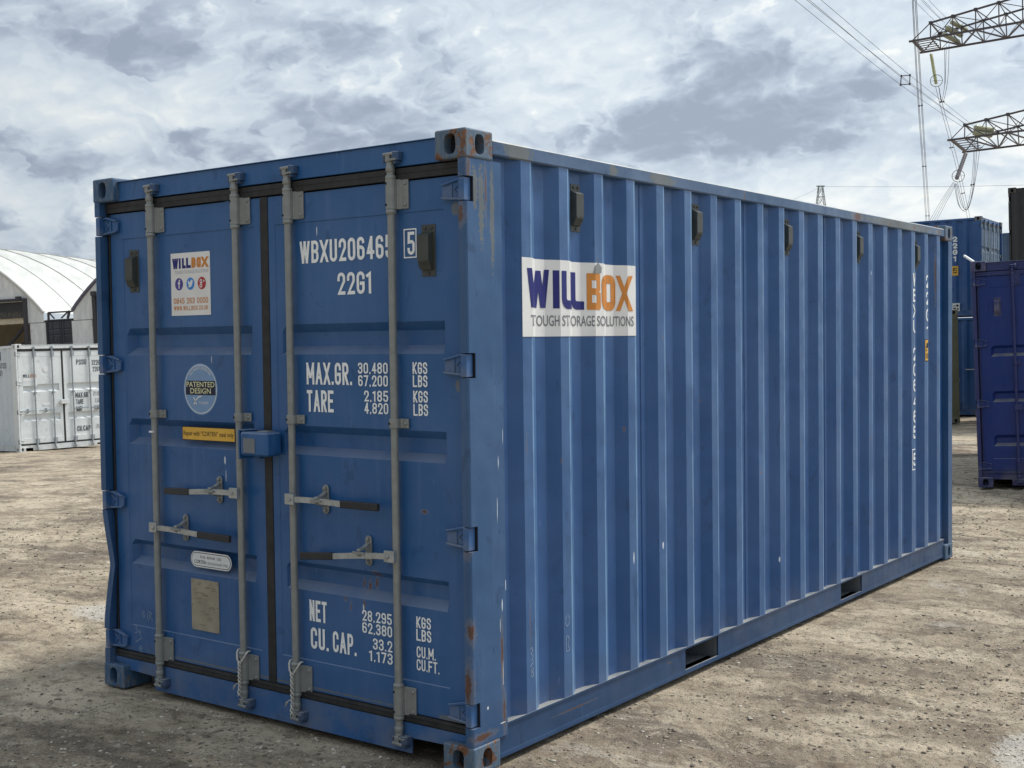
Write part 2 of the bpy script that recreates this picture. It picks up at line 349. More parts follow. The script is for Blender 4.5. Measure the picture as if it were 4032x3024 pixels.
M['greybar'] = plain('grey_painted_bar', (.30, .33, .35), .5)
M['dkprint'] = plain('charcoal_lettering', (.07, .085, .10), .6, bmp=0)
M['salmon'] = plain('faded_orange_print', (.60, .33, .24), .6, bmp=0)
M['indigo'] = paint('indigo_paint', (.003, .022, .150), fade=.03, rust=.25, streak=.25, chalk=(.12, .12, .3), dust=.85, dustc=(.20, .20, .20))
M['indigo_trim'] = paint('indigo_trim_paint', (.014, .022, .110), fade=.10, rust=.4, streak=.4, chalk=(.2, .2, .3))
M['royal'] = paint('royal_blue_paint', (.020, .090, .270), fade=.12, rust=.3, streak=.35)
M['royal_door'] = paint('grey_blue_door_paint', (.055, .11, .19), fade=.2, rust=.5, streak=.5)
M['royal_bar'] = plain('pale_locking_bar', (.34, .40, .45), .5)
M['olive'] = paint('olive_paint', (.085, .088, .050), fade=.15, rust=.6, streak=.5, chalk=(.2, .2, .12))
M['charc'] = paint('charcoal_paint', (.020, .022, .024), fade=.08, rust=.3, streak=.25, chalk=(.08, .08, .08))
M['dkgrey'] = paint('dark_grey_paint', (.030, .035, .048), fade=.1, rust=.2, streak=.25, chalk=(.2, .2, .22))
M['dkblue'] = paint('dull_blue_paint', (.045, .085, .16), fade=.15, rust=.2, streak=.25)
M['tansticker'] = M['plate']
M['fabric'] = None

# ------------------------------------------------------------------ stroke lettering
G = {  # (x, y, rounded) centre lines in a unit box; closed paths end with 'c'
'W': [[(0,1),(.25,0),(.5,.95),(.75,0),(1,1)]], 'M': [[(0,0),(0,1),(.5,.25),(1,1),(1,0)]],
'B': [[(0,0),(0,1),(1,1,1),(1,.52,1),(0,.52)],[(0,.52),(1,.52,1),(1,0,1),(0,0)]],
'X': [[(0,0),(1,1)],[(0,1),(1,0)]], 'U': [[(0,1),(0,0,1),(1,0,1),(1,1)]],
'0': [[(0,0,1),(1,0,1),(1,1,1),(0,1,1),'c']], 'O': [[(0,0,1),(1,0,1),(1,1,1),(0,1,1),'c']],
'1': [[(.15,.86),(.6,1),(.6,0)]], '2': [[(0,.72),(0,1,1),(1,1,1),(1,.62),(0,0),(1,0)]],
'3': [[(0,.82),(0,1,1),(1,1,1),(1,.53,1),(.4,.53)],[(.4,.53),(1,.53,1),(1,0,1),(0,0,1),(0,.2)]],
'4': [[(.72,0),(.72,1),(0,.27),(1.05,.27)]], '5': [[(.95,1),(.08,1),(.04,.56),(1,.60,1),(1,0,1),(0,0,1),(0,.2)]],
'6': [[(.95,.85),(.9,1,1),(0,1,1),(0,0,1),(1,0,1),(1,.56,1),(0,.56)]], '7': [[(0,1),(1,1),(.35,0)]],
'8': [[(0,.53,1),(1,.53,1),(1,1,1),(0,1,1),'c'],[(0,0,1),(1,0,1),(1,.53,1),(0,.53,1),'c']],
'9': [[(.05,.15),(.1,0,1),(1,0,1),(1,1,1),(0,1,1),(0,.45,1),(1,.45)]],
'G': [[(1,.76),(1,1,1),(0,1,1),(0,0,1),(1,0,1),(1,.47),(.55,.47)]], 'A': [[(0,0),(.5,1),(1,0)],[(.18,.3),(.82,.3)]],
'R': [[(0,0),(0,1),(1,1,1),(1,.5,1),(0,.5)],[(.45,.5),(1,0)]], 'P': [[(0,0),(0,1),(1,1,1),(1,.46,1),(0,.46)]],
'T': [[(0,1),(1,1)],[(.5,.98),(.5,0)]], 'E': [[(1,1),(0,1),(0,0),(1,0)],[(0,.52),(.85,.52)]],
'F': [[(1,1),(0,1),(0,0)],[(0,.52),(.85,.52)]], 'N': [[(0,0),(0,1),(1,0),(1,1)]], 'K': [[(0,0),(0,1)],[(0,.38),(1,1)],[(.28,.55),(1,0)]],
'S': [[(1,.78),(1,1,1),(0,1,1),(0,.56,1),(1,.50,1),(1,0,1),(0,0,1),(0,.22)]], 'L': [[(0,1),(0,0),(1,0)]],
'C': [[(1,.75),(1,1,1),(0,1,1),(0,0,1),(1,0,1),(1,.25)]], 'I': [[(.5,0),(.5,1)]], 'D': [[(0,0),(0,1),(1,1,1),(1,0,1),(0,0)]],
'H': [[(0,0),(0,1)],[(1,0),(1,1)],[(0,.5),(1,.5)]], 'Q': [[(0,0,1),(1,0,1),(1,1,1),(0,1,1),'c'],[(.6,.25),(1.05,-.05)]], 'V': [[(0,1),(.5,0),(1,1)]], 'Y': [[(0,1),(.5,.5),(1,1)],[(.5,.5),(.5,0)]],
'J': [[(1,1),(1,0,1),(0,0,1),(0,.2)]], 'Z': [[(0,1),(1,1),(0,0),(1,0)]]}
NARROW = {'.': .32, ',': .34, 'I': .42, ' ': .55, '1': .70, 'W': 1.4, 'M': 1.3, 'X': 1.1, 'A': 1.12}
def fillet(pts, R):
    closed = pts[-1] == 'c'; p = [q for q in pts if q != 'c']; out = []
    m = len(p)
    for i, q in enumerate(p):
        a = Vector(q[:2]); rnd = len(q) > 2 and q[2]
        if rnd and (closed or 0 < i < m-1):
            pr, nx = Vector(p[i-1][:2]), Vector(p[(i+1) % m][:2])
            d1, d2 = (pr-a), (nx-a); l1, l2 = d1.length, d2.length
            rr = min(R, l1*.5 if (len(p[i-1]) > 2 and p[i-1][2]) else l1*.95, l2*.5 if (len(p[(i+1) % m]) > 2 and p[(i+1) % m][2]) else l2*.95)
            s, e = a+d1.normalized()*rr, a+d2.normalized()*rr
            for k in range(7):
                t = k/6; th = t*PI/2
                out.append(a+(s-a)*(1-math.sin(th))+(e-a)*(1-math.cos(th)))
        else: out.append(a)
    res = []
    for q in out:
        if not res or (q-res[-1]).length > 1e-6: res.append(q)
    if closed and (res[0]-res[-1]).length < 1e-6: res.pop()
    return res, closed
def stroke_quads(pts, closed, t):
    m = len(pts); L = []; Rr = []
    for i, p in enumerate(pts):
        a = pts[i-1] if (i > 0 or closed) else None; c = pts[(i+1) % m] if (i < m-1 or closed) else None
        d1 = (p-a).normalized() if a is not None else (c-p).normalized(); d2 = (c-p).normalized() if c is not None else d1
        n1 = Vector((-d1.y, d1.x)); n2 = Vector((-d2.y, d2.x)); nn = n1+n2
        if nn.length < .15: nn = n1
        nn.normalize(); k = min(1/max(nn.dot(n1), .3), 2.6)
        L.append(p+nn*t/2*k); Rr.append(p-nn*t/2*k)
    return [(L[i], L[(i+1) % m], Rr[(i+1) % m], Rr[i]) for i in range(m if closed else m-1)]
def glyph_polys(ch, w, h, t):
    """filled quads of one character in a box w x h, strokes t wide; third value is the layer"""
    if ch == '.': return [([Vector((0, 0)), Vector((t, 0)), Vector((t, t)), Vector((0, t))], 0)]
    if ch == ',': return [([Vector((.2*t, -.6*t)), Vector((t, .1*t)), Vector((t, t)), Vector((.1*t, t))], 0)]
    out = []
    if ch not in G: return out
    lay = 0
    for li, path in enumerate(G[ch]):
        q = [x if x == 'c' else ((t/2+x[0]*(w-t), t/2+x[1]*(h-t))+tuple(x[2:])) for x in path]
        pts, closed = fillet(q, (w-t)*.5)
        if closed: runs = [(pts, True)]
        else:
            e0, e1 = (pts[0]-pts[1]).normalized(), (pts[-1]-pts[-2]).normalized()
            pts = [pts[0]+e0*t/2]+list(pts[1:-1])+[pts[-1]+e1*t/2]; runs = []; cur = [pts[0]]
            for a_, b_, c_ in zip(pts, pts[1:], pts[2:]):
                cur.append(b_)
                if (b_-a_).normalized().dot((c_-b_).normalized()) < -.68: runs.append((cur, False)); cur = [b_]
            cur.append(pts[-1]); runs.append((cur, False))
        for rp, cl in runs:
            if len(rp) == 2 and abs(rp[1].y-rp[0].y) > abs(rp[1].x-rp[0].x):     # straight leg: ends cut level
                a_, b_ = sorted(rp, key=lambda v_: v_.y); d_ = (b_-a_); hw = min(t*.5*d_.length/abs(d_.y), t*.62)
                ya, yb = (0 if a_.y < t else a_.y), (h if b_.y > h-t else b_.y)
                xa, xb = a_.x+d_.x*(ya-a_.y)/d_.y, a_.x+d_.x*(yb-a_.y)/d_.y
                out.append(([Vector((xa-hw, ya)), Vector((xb-hw, yb)), Vector((xb+hw, yb)), Vector((xa+hw, ya))], li+.12*lay)); lay += 1; continue
            for quad in stroke_quads(rp, cl, t): out.append(([Vector((min(max(p_.x, -.02*w), 1.08*w), min(max(p_.y, 0), h))) for p_ in quad], li+.12*(lay % 7))); lay += 1
    return out
def line_polys(txt, w, h, t, gap):
    x = 0; out = []
    for ch in txt:
        cw = w*NARROW.get(ch, 1)
        gw = w if ch in ('1', 'I') else cw
        offx = -(w-cw)*.5 if ch in ('1', 'I') else 0
        for q, li in glyph_polys(ch, gw, h, t): out.append(([p+Vector((x+offx, 0)) for p in q], li))
        x += cw+gap
    return out, x-gap
def text_mesh(mb, txt, w, h, t, gap, fmap, lift=.0005, fit=None, rise=0.):
    polys, tot = line_polys(txt, w, h, t, gap); k = fit/tot if fit else 1
    for q, li in polys:
        mb.add([fmap(p.x*k, p.y+rise*p.x*k, li*lift) for p in q], [(0, 1, 2, 3)])
    return tot*k
def font_text(txt, size, mat, bold=.0, sx=1., align='CENTER', ls=1.):
    """text from the built-in face as a flat mesh lying in its own x-y plane"""
    cu = bpy.data.curves.new('lettering', 'FONT'); cu.body = txt; cu.size = size; cu.align_x = align; cu.align_y = 'CENTER'
    cu.offset = bold*size; cu.resolution_u = 3; cu.space_character = ls; cu.fill_mode = 'FRONT'
    o = bpy.data.objects.new('tmp', cu); COL.objects.link(o)
    dg = bpy.context.evaluated_depsgraph_get(); me = bpy.data.meshes.new_from_object(o.evaluated_get(dg))
    bpy.data.objects.remove(o); bpy.data.curves.remove(cu)
    for v in me.vertices: v.co.x *= sx
    me.materials.clear(); me.materials.append(mat); me.name = 'lettering'
    return me
def width_of(me):
    xs = [v.co.x for v in me.vertices]; return max(xs)-min(xs)
def remap(me, f):
    for v in me.vertices: v.co = f(v.co.x, v.co.y)
    me.update(); return me

# ------------------------------------------------------------------ container pieces
CW, CL, CH = 2.438, 6.058, 2.591
def casting_mesh(sx, sy, sz, mat):
    """corner casting; corner at the origin, body towards (sx, sy, sz) with oval openings in the three outer faces"""
    a, b_, c = .162, .178, .118
    bm = bmesh.new()
    bmesh.ops.create_cube(bm, size=1)
    for v in bm.verts: v.co = Vector(((v.co.x+.5)*a, (v.co.y+.5)*b_, (v.co.z+.5)*c))
    bmesh.ops.bevel(bm, geom=list(bm.edges), offset=.009, segments=3, affect='EDGES', profile=.5)
    bm.faces.ensure_lookup_table(); bm.verts.ensure_lookup_table()
    faces = {f for f in bm.faces if f.calc_area() > .006}
    for axis, ow, oh in ((0, .030, .040), (1, .030, .041), (2, .031, .045)):
        fs = [f for f in faces if f.is_valid and f.normal[axis] < -.99]
        if not fs: continue
        f = fs[0]; cs = [v.co.copy() for v in f.verts]; bm.faces.remove(f)
        k1, k2 = [(1, 2), (0, 2), (0, 1)][axis]
        lo1, hi1 = min(p[k1] for p in cs), max(p[k1] for p in cs); lo2, hi2 = min(p[k2] for p in cs), max(p[k2] for p in cs)
        c1, c2 = {0: (b_*.50, c*.50), 1: (a*.50, c*.50), 2: (a*.5, b_*.5)}[axis]
        N = 28; outer = []; inner = []; deep = []
        for i in range(N):
            t = 2*PI*i/N; ct, st = math.cos(t), math.sin(t)
            rx = ((hi1-c1) if ct > 0 else (c1-lo1))/max(abs(ct), 1e-9); ry = ((hi2-c2) if st > 0 else (c2-lo2))/max(abs(st), 1e-9); r = min(rx, ry)
            if r == rx: q = (hi1 if ct > 0 else lo1, c2+r*st)
            else: q = (c1+r*ct, hi2 if st > 0 else lo2)
            # stadium-shaped opening
            w_, h_ = (ow, oh); e = 3.0
            rr = 1/((abs(ct)/w_)**e+(abs(st)/h_)**e)**(1/e)
            z = (c1+rr*ct, c2+rr*st)
            def mk(pp, dpt):
                co = [0, 0, 0]; co[k1], co[k2], co[axis] = pp[0], pp[1], dpt; return bm.verts.new(co)
            outer.append(mk(q, 0)); inner.append(mk(z, 0)); deep.append(mk(z, .045))
        # corner gaps of the outline
        for i in range(N):
            j = (i+1) % N
            bm.faces.new((outer[i], outer[j], inner[j], inner[i])); bm.faces.new((inner[i], inner[j], deep[j], deep[i]))
            p, q = outer[i].co, outer[j].co
            if abs(p[k1]-q[k1]) > 1e-6 and abs(p[k2]-q[k2]) > 1e-6:
                for cc in cs:
                    if (abs(cc[k1]-p[k1]) < 1e-6 and abs(cc[k2]-q[k2]) < 1e-6) or (abs(cc[k2]-p[k2]) < 1e-6 and abs(cc[k1]-q[k1]) < 1e-6):
                        bm.faces.new((outer[i], outer[j], bm.verts.new(cc)))
        dk = bm.faces.new(deep); dk.material_index = 1
    for v in bm.verts: v.co = Vector((v.co.x*sx, v.co.y*sy, v.co.z*sz))
    bmesh.ops.recalc_face_normals(bm, faces=bm.faces)
    me = bpy.data.meshes.new('corner_casting'); bm.to_mesh(me); bm.free(); me.materials.append(mat); me.materials.append(M['hole'])
    return me

RIDGE0, PITCH, NR = .452, .2807, 20
def profile():
    """side wall: (y, x inwards) break points; outer flats at 12 mm, inner flats at 48 mm"""
    o, i = .012, .048; pts = [(.20, i), (RIDGE0-.072-.068, i)]
    for k in range(NR):
        y = RIDGE0+PITCH*k
        pts += [(y-.072, o), (y, o), (y+.068, i)]
        if k < NR-1: pts.append((y+PITCH-.072-.068, i))
    pts.append((CL-.10, i)); return pts
def prof_x(y):
    p = profile()
    for (y0, x0), (y1, x1) in zip(p, p[1:]):
        if y0 <= y <= y1: return x0+(x1-x0)*(y-y0)/(y1-y0)
    return .048
def arc_to_y():
    p = profile(); s = 0; out = [(0, p[0][0])]
    for a, b in zip(p, p[1:]): s += math.hypot(b[0]-a[0], b[1]-a[1]); out.append((s, b[0]))
    return out
def side_panels(mat, sx, z0=.165, z1=2.50, flip=False):
    """sheets of the corrugated side: list of meshes, split at a weld every fourth corrugation"""
    p = profile(); out = []; cuts = [p[0][0]]+[RIDGE0+PITCH*k+.104 for k in (3, 7, 11, 15)]+[p[-1][0]]
    for a, b in zip(cuts, cuts[1:]):
        ys = [a+.0002]+[q[0] for q in p if a+.002 < q[0] < b-.002]+[b-.0002]
        mb = MB(); vs = []
        for y in ys:
            x = sx(prof_x(y)); vs += [(x, y, z0), (x, y, z1)]
        mb.add(vs, [(2*i, 2*i+2, 2*i+3, 2*i+1) for i in range(len(ys)-1)])
        # thin weld bead at the joint
        x = sx(prof_x(b)-.002)
        if b < CL-.2: mb.prism([(x-.002, b-.006), (x+.0022, b-.003), (x+.0022, b+.003), (x-.002, b+.006)], z0, 'z', z1)
        out.append(mb.mesh('side_panel', mat, fix=True))
    return out

def leaf_mesh(xa, xb, hinge_left, mat, ribs):
    """pressed door leaf as a relief: frame, slightly sunk sheet, recessed horizontal ribs"""
    fa = .097 if hinge_left else .040; fb = .040 if hinge_left else .082
    ra, rb = (xa+.107, xb-.070) if hinge_left else (xa+.075, xb-.082)
    x1, x2 = xa+fa, xb-fb
    xs = sorted({xa, x1, x1+.004, ra+.002, ra+.03, rb-.012, rb-.002, x2-.004, x2, xb})
    zs = [.192, .325, .329]
    for (a, b, c, d) in ribs: zs += [d, c, b, a]
    zs += [2.281, 2.285, 2.412]; zs = sorted(set(zs))
    def dep(x, z):
        y = .050
        if x1+.003 < x < x2-.003 and .328 < z < 2.282: y = .0535
        for (a, b, c, d) in ribs:
            if ra+.029 <= x <= rb-.011 and c-1e-6 <= z <= b+1e-6: y = .094
        return y
    mb = MB(); nx = len(xs)
    vs = [(x, dep(x, z), z) for z in zs for x in xs]
    mb.add(vs, [(j*nx+i, j*nx+i+1, (j+1)*nx+i+1, (j+1)*nx+i) for j in range(len(zs)-1) for i in range(nx-1)])
    for (p, q, r, s_) in ((xa, xa, zs[0], zs[-1]), (xb, xb, zs[0], zs[-1])):
        mb.add([(p, .05, r), (p, .05, s_), (p, .11, s_), (p, .11, r)], [(0, 1, 2, 3)])
    for z in (zs[0], zs[-1]): mb.add([(xa, .05, z), (xb, .05, z), (xb, .11, z), (xa, .11, z)], [(0, 1, 2, 3)])
    mb.add([(xa, .11, zs[0]), (xb, .11, zs[0]), (xb, .11, zs[-1]), (xa, .11, zs[-1])], [(0, 1, 2, 3)])
    return mb.mesh('door', mat)
RIBS3 = [(1.833, 1.797, 1.735, 1.698), (1.380, 1.346, 1.284, 1.250), (.766, .738, .678, .640)]
RIBS2 = [(1.620, 1.580, 1.470, 1.430), (.900, .860, .760, .720)]

def bar_mesh(mat):
    mb = MB()
    mb.lathe([(.10, .0165), (2.50, .0165)], (0, .022, 0), k=14)
    for z in (2.290, 2.430, .172, .308): mb.lathe([(z-.012, .0165), (z-.010, .0225), (z+.006, .0225), (z+.009, .0165)], (0, .022, 0), k=14)
    return mb.mesh('locking_bar', mat, fix=False)
def cam_mesh(mat, up=1):
    """forged cam end: neck, collar, jaw with a hooked finger"""
    mb = MB(); z0 = 2.452 if up > 0 else .135; s = up
    prof = [(0, .0195), (s*.018, .0195), (s*.030, .015), (s*.038, .018), (s*.046, .012)]
    if s < 0: prof = prof[::-1]
    mb.lathe([(z0+t, r) for t, r in prof], (0, .020, 0), k=12)
    def bz(a, b): return (z0+s*a, z0+s*b) if s > 0 else (z0+s*b, z0+s*a)
    a, b = bz(.040, .078); mb.box(-.013, .012, .000, .030, a, b)
    a, b = bz(.044, .054); mb.prism([(-.006, .004), (.040, -.002), (.044, .010), (.006, .030)], a, 'z', b)
    a, b = bz(.066, .078); mb.prism([(-.026, .000), (.032, -.004), (.034, .012), (-.020, .026)], a, 'z', b)
    return mb.mesh('cam_end', mat, bevel=.0025)
def keeper_mesh(mat, up=1, side=0):
    mb = MB(); c = 2.512 if up > 0 else .076
    if side: mb.prism([(-.040, .040), (-.034, .010), (-.022, .006), (-.018, .040)], c-.018, 'z', c+.014)
    else:
        mb.prism([(.020, .040), (.019, .004), (.034, -.002), (.050, .014), (.056, .040)], c-.016, 'z', c+.022)
        mb.prism([(.022, .040), (.024, .008), (.040, .004), (.046, .040)], c-.030, 'z', c-.0165)
    return mb.mesh('cam_keeper', mat, bevel=.003)
def bracket_mesh(mat, za, zb, w):
    """bearing bracket: half-round cover over the bar and a bolted flange"""
    mb = MB()
    k = 10; prof = []
    for i in range(k+1): a = PI+PI*i/k; prof.append((.0235*math.cos(a), .024+.0245*math.sin(a)))
    prof += [(.0235, .036), (w*.55, .040), (w, .040), (w, .049), (-.0235, .049)]
    mb.prism(prof, za, 'z', zb)
    return mb.mesh('bearing_bracket', mat, bevel=.002)
def bolts_mesh(mat, pts, y=.040, r=.0085, h=.007):
    mb = MB()
    for x, z in pts: mb.lathe([(-h, r*.55), (-h*.55, r*.95), (0, r)], (x, y, z), ax='y', k=8)
    return mb.mesh('bolt', mat, fix=False)
def holes_mesh(pts, y):
    mb = MB()
    for x, z in pts: mb.lathe([(-.0008, .0055), (0, .0055)], (x, y, z), ax='y', k=8)
    return mb.mesh('pin_hole', M['hole'], fix=False)
def handle_parts(o, hub, tip, rub, zh, zt, keep, kz):
    """door handle on its bar: hub x, tip x, rubber start x, heights, keeper x and (low, high)"""
    s = 1 if tip > hub else -1
    mb = MB(); h0 = hub+s*.018
    L = abs(tip-h0)
    def P(x): t = abs(x-h0)/L; return Vector((x, -.006-.004*math.sin(t*PI), zh+(zt-zh)*t+.003*math.sin(t*6)))
    n_ = 9; xs = [h0+(rub-h0)*i/n_ for i in range(n_+1)]
    for a, b in zip(xs, xs[1:]): 
        A, B = P(a), P(b); mb.add([A+Vector((0, -.004, -.0125)), B+Vector((0, -.004, -.0125)), B+Vector((0, -.004, .0125)), A+Vector((0, -.004, .0125)), A+Vector((0, .004, -.0125)), B+Vector((0, .004, -.0125)), B+Vector((0, .004, .0125)), A+Vector((0, .004, .0125))],
               [(0, 1, 2, 3), (4, 7, 6, 5), (0, 4, 5, 1), (3, 2, 6, 7)])
    hnd = mb.build('handle', M['zinc_light'], o)
    mb = MB(); A, B = P(rub-s*.006), P(tip)
    mb.add([A+Vector((0, -.010, -.016)), B+Vector((0, -.010, -.017)), B+Vector((0, -.010, .015)), A+Vector((0, -.010, .016)), A+Vector((0, .010, -.016)), B+Vector((0, .010, -.017)), B+Vector((0, .010, .015)), A+Vector((0, .010, .016))],
           [(0, 1, 2, 3), (4, 7, 6, 5), (0, 4, 5, 1), (3, 2, 6, 7), (0, 3, 7, 4), (1, 5, 6, 2)])
    mb.build('handle_grip', M['grip'], o, bevel=.003)
    mb = MB(); x0, x1 = hub-s*.016, hub+s*.040
    mb.box(min(x0, x1), max(x0, x1), -.016, .004, zh-.024, zh+.024)
    mb.lathe([(-.024, .006), (-.021, .009), (-.016, .009)], (hub+s*.018, 0, zh), ax='y', k=10)
    mb.build('handle_hub', M['zinc_light'], o, bevel=.004)
    mb = MB(); a, b = kz; c = (a+b)/2
    pts = []
    for i in range(9): t = PI*i/8; pts.append((keep+.018*math.cos(t), b-.018+.018*math.sin(t)))
    for i in range(9): t = PI+PI*i/8; pts.append((keep+.018*math.cos(t), a+.018+.018*math.sin(t)))
    mb.prism(pts, .042, 'y', .050)
    mb.prism([(.040, b-.030), (.010, c+.020), (-.020, c+.016), (-.022, c+.006), (.006, c+.008), (.036, b-.044)], keep-.010, 'x', keep+.012)
    mb.prism([(.040, a+.030), (-.014, c-.016), (-.022, c-.008), (-.018, c-.001), (.036, a+.046)], keep-.010, 'x', keep+.010)
    mb.box(keep-.034, keep+.030, -.022, -.014, c-.006, c+.004)
    for z in (b-.016, a+.016): mb.lathe([(-.012, .004), (-.008, .0095), (0, .0095)], (keep, .042, z), ax='y', k=8)
    mb.build('handle_catch', M['zinc'], o, bevel=.0015)
def vent_mesh(mat, w=.074, h=.212, dpt=.030):
    """box vent: back plate, hooded body tapering top and bottom, grille below; faces -y, plate on y=0"""
    mb = MB(); mb.box(-w/2, w/2, -.003, 0, -h/2, h/2)
    a = w*.40
    prof = [(0, h*.36), (-dpt, h*.29), (-dpt, -h*.20), (-dpt*.45, -h*.37), (0, -h*.38)]
    mb.prism([(y-.003, z) for y, z in prof], -a-.006, 'x', a-.006)
    for x, z in ((-.016, h*.43), (.018, h*.43), (0, -h*.44)): mb.lathe([(-.009, .003), (-.006, .0065), (-.003, .0065)], (x, 0, z), ax='y', k=8)
    for i in range(5): z = -h*.22-i*h*.028; yy = -dpt+(dpt*.55)*(i+.7)/5.6-.0035; mb.box(-a-.002, a-.010, yy-.0015, yy+.003, z-.0018, z)
    return mb.mesh('vent', mat, bevel=.0015)
def hinge_mesh(mat, s):
    """door hinge blade with raised ribs and a square knuckle; s=+1 hinge at the right edge"""
    mb = MB()
    mb.prism([(0, -.043), (-s*.105, -.030), (-s*.110, .018), (-s*.030, .046), (0, .046)], .034, 'y', .049)
    mb.prism([(0, -.043), (-s*.100, -.034), (-s*.112, -.024), (-s*.020, -.031), (0, -.031)], .024, 'y', .034)
    mb.prism([(0, .046), (-s*.030, .046), (-s*.112, .026), (-s*.100, .020), (-s*.02, .036), (0, .036)], .024, 'y', .034)
    mb.prism([(-s*.062, -.03), (-s*.052, -.03), (-s*.050, .028), (-s*.060, .028)], .029, 'y', .034)
    mb.prism([(-s*.050, .0), (-s*.042, .0), (-s*.004, .028), (-s*.012, .030)], .029, 'y', .034)
    mb.prism([(-s*.050, .0), (-s*.042, .0), (-s*.004, -.026), (-s*.012, -.028)], .029, 'y', .034)
    mb.box(min(0, s*.030), max(0, s*.030), .004, .046, -.046, .046)
    return mb.mesh('hinge', mat, bevel=.003)

def container(name, label, mw, mats, bars=None, ribs=RIBS3, detail=2, group=None, handles=True, doors=True, cat='shipping container', right_side=True, vents=False, hinge_z=(2.352, 1.651, .957, .244), roofmat=None, dent=False):
    o = empty(name, mw); tag(o, label, cat, group); k = lambda s: (s,)+tuple(sorted((a, b.name) for a, b in mats.items()))
    cm = mats.get('casting', mats['post'])
    for ix, sx in ((0, 1), (CW, -1)):
        for iy, sy in ((0, 1), (CL, -1)):
            for iz, sz in ((0, 1), (CH, -1)):
                mt = cm
                if 'cast_near' in mats and ix == CW and not (iy == CL and iz == 0): mt = mats['cast_near']
                put('corner_casting', cached(('cast', sx, sy, sz, mt.name), lambda: casting_mesh(sx, sy, sz, mt)), o, (ix, iy, iz))
    # posts
    def post(xa, xb, ya, yb):
        mb = MB(); mb.box(xa, xb, ya, yb, .118, 2.473); return mb
    # right front post: J-shaped, cut at each hinge
    gaps = [(z-.050, z+.050) for z in hinge_z]
    def jpost(right):
        X = (lambda a: CW-a) if right else (lambda a: a)
        mb = MB(); ys = [.006, .012]
        segs = []; z = .118
        for a, b in sorted(gaps): segs.append((z, a)); z = b
        segs.append((z, 2.473))
        for a, b in segs:                                # front lip, rounded at the outer corner
            pts = [(X(.046), .050), (X(.046), .006), (X(.014), .002), (X(.008), .004), (X(.004), .010), (X(.004), .050)]
            if dent and not right and a < .5 and b < 1.0 and b > .6:
                nz = 13
                for i in range(nz):
                    z0_, z1_ = a+(b-a)*i/nz, a+(b-a)*(i+1)/nz
                    def off(z):
                        t = (z-a)/(b-a); return .046*max(0, 1-abs(t-.55)/.5)**1.2
                    o0, o1 = off(z0_), off(z1_); ring = []
                    for zz, oo in ((z0_, o0), (z1_, o1)):
                        ring += [(x+(oo if y < .04 else oo*.4), y+oo*.25, zz) for x, y in pts]
                    n6 = 6; mb.add(ring, [(j, (j+1) % n6, (j+1) % n6+n6, j+n6) for j in range(n6)])
            else: mb.prism(pts, a, 'z', b)
        mb.prism([(X(.004), .050), (X(.004), .150), (X(.0045), .232), (X(.010), .238), (X(.060), .238), (X(.060), .100), (X(.034), .100), (X(.034), .050)], .118, 'z', 2.473)
        return mb.mesh('corner_post', mats['post'])
    for xa_ in (.006, CW-.044):
        for a, b in gaps: MB().box(xa_, xa_+.038, .0465, .0496, a, b).build('slot_shade', M['hole'], o)  # dark plates paint in the deep shade of the hinge gaps
    put('corner_post', cached(k('jr')+(dent,), lambda: jpost(True)), o); put('corner_post', cached(k('jl')+(dent,), lambda: jpost(False)), o)
    for xa, xb in ((.004, .06), (CW-.06, CW-.004)): put('corner_post', post(xa, xb, CL-.095, CL-.004).mesh('corner_post', mats['post']), o)
    # rails
    for xa, xb in ((.006, .060), (CW-.060, CW-.006)):
        mb = MB(); mb.box(xa, xb, .178, CL-.178, 2.500, 2.562); mb.build('top_rail', mats['rail'], o, bevel=.006)
    for right in (False, True):
        X = (lambda a: CW-a) if right else (lambda a: a)
        mb = MB()
        for a, b in ((.178, 1.765), (2.125, 3.825), (4.185, CL-.178)):
            mb.box(X(.016), X(.024), a, b, .046, .156)
        mb.box(X(.010), X(.085), .178, CL-.178, .156, .165)
        mb.prism([(X(.024), .046), (X(.016), .046), (X(.0150), .041), (X(.0145), .034), (X(.0145), .024), (X(.085), .024), (X(.085), .034), (X(.024), .034)], .178, 'y', CL-.178)
        mb.build('bottom_rail', mats.get('brail', mats['rail']), o)
    for a, b in ((1.765, 2.125), (3.825, 4.185)):         # fork pockets
        mb = MB()
        mb.prism([(a-.004, .156), (a-.004, .027), (b+.004, .027), (b+.004, .156), (b, .156), (b, .034), (a, .034), (a, .156)], .026, 'x', CW-.026); mb.build('fork_pocket', mats['under'], o)
    mb = MB(); mb.box(.09, CW-.09, .12, CL-.02, .157, .175); mb.build('floor', M['hole'], o)
    # roof with shallow transverse corrugations
    mb = MB(); vs = []; m_ = 29
    for i in range(m_*4+1):
        y = .12+(CL-.24)*i/(m_*4); z = 2.538+(.012 if i % 4 in (1, 2) else 0); vs += [(.062, y, z), (CW-.062, y, z)]
    mb.add(vs, [(2*i, 2*i+1, 2*i+3, 2*i+2) for i in range(m_*4)]); mb.build('roof', roofmat or mats['side'], o)
    # header and sill
    mb = MB(); mb.box(.162, CW-.162, .040, .120, 2.474, 2.568); mb.box(.046, .162, .045, .12, 2.474, 2.50); mb.box(CW-.162, CW-.046, .045, .12, 2.474, 2.50)
    mb.box(.162, CW-.162, .030, .150, 2.5685, 2.5725); mb.build('header', mats['trim'], o, bevel=.002)
    mb = MB(); mb.prism([(.162, .118), (.162, .093), (.366, .088), (.366, .022), (CW-.366, .022), (CW-.366, .088), (CW-.162, .093), (CW-.162, .118), (CW-.05, .122), (CW-.05, .150), (.05, .150), (.05, .122)], .040, 'y', .048)
    mb.box(.05, CW-.05, .048, .14, .135, .149); mb.build('sill', mats['trim'], o)
    # end wall
    mb = MB(); vs = []; c = 0; x = .06; xs = []
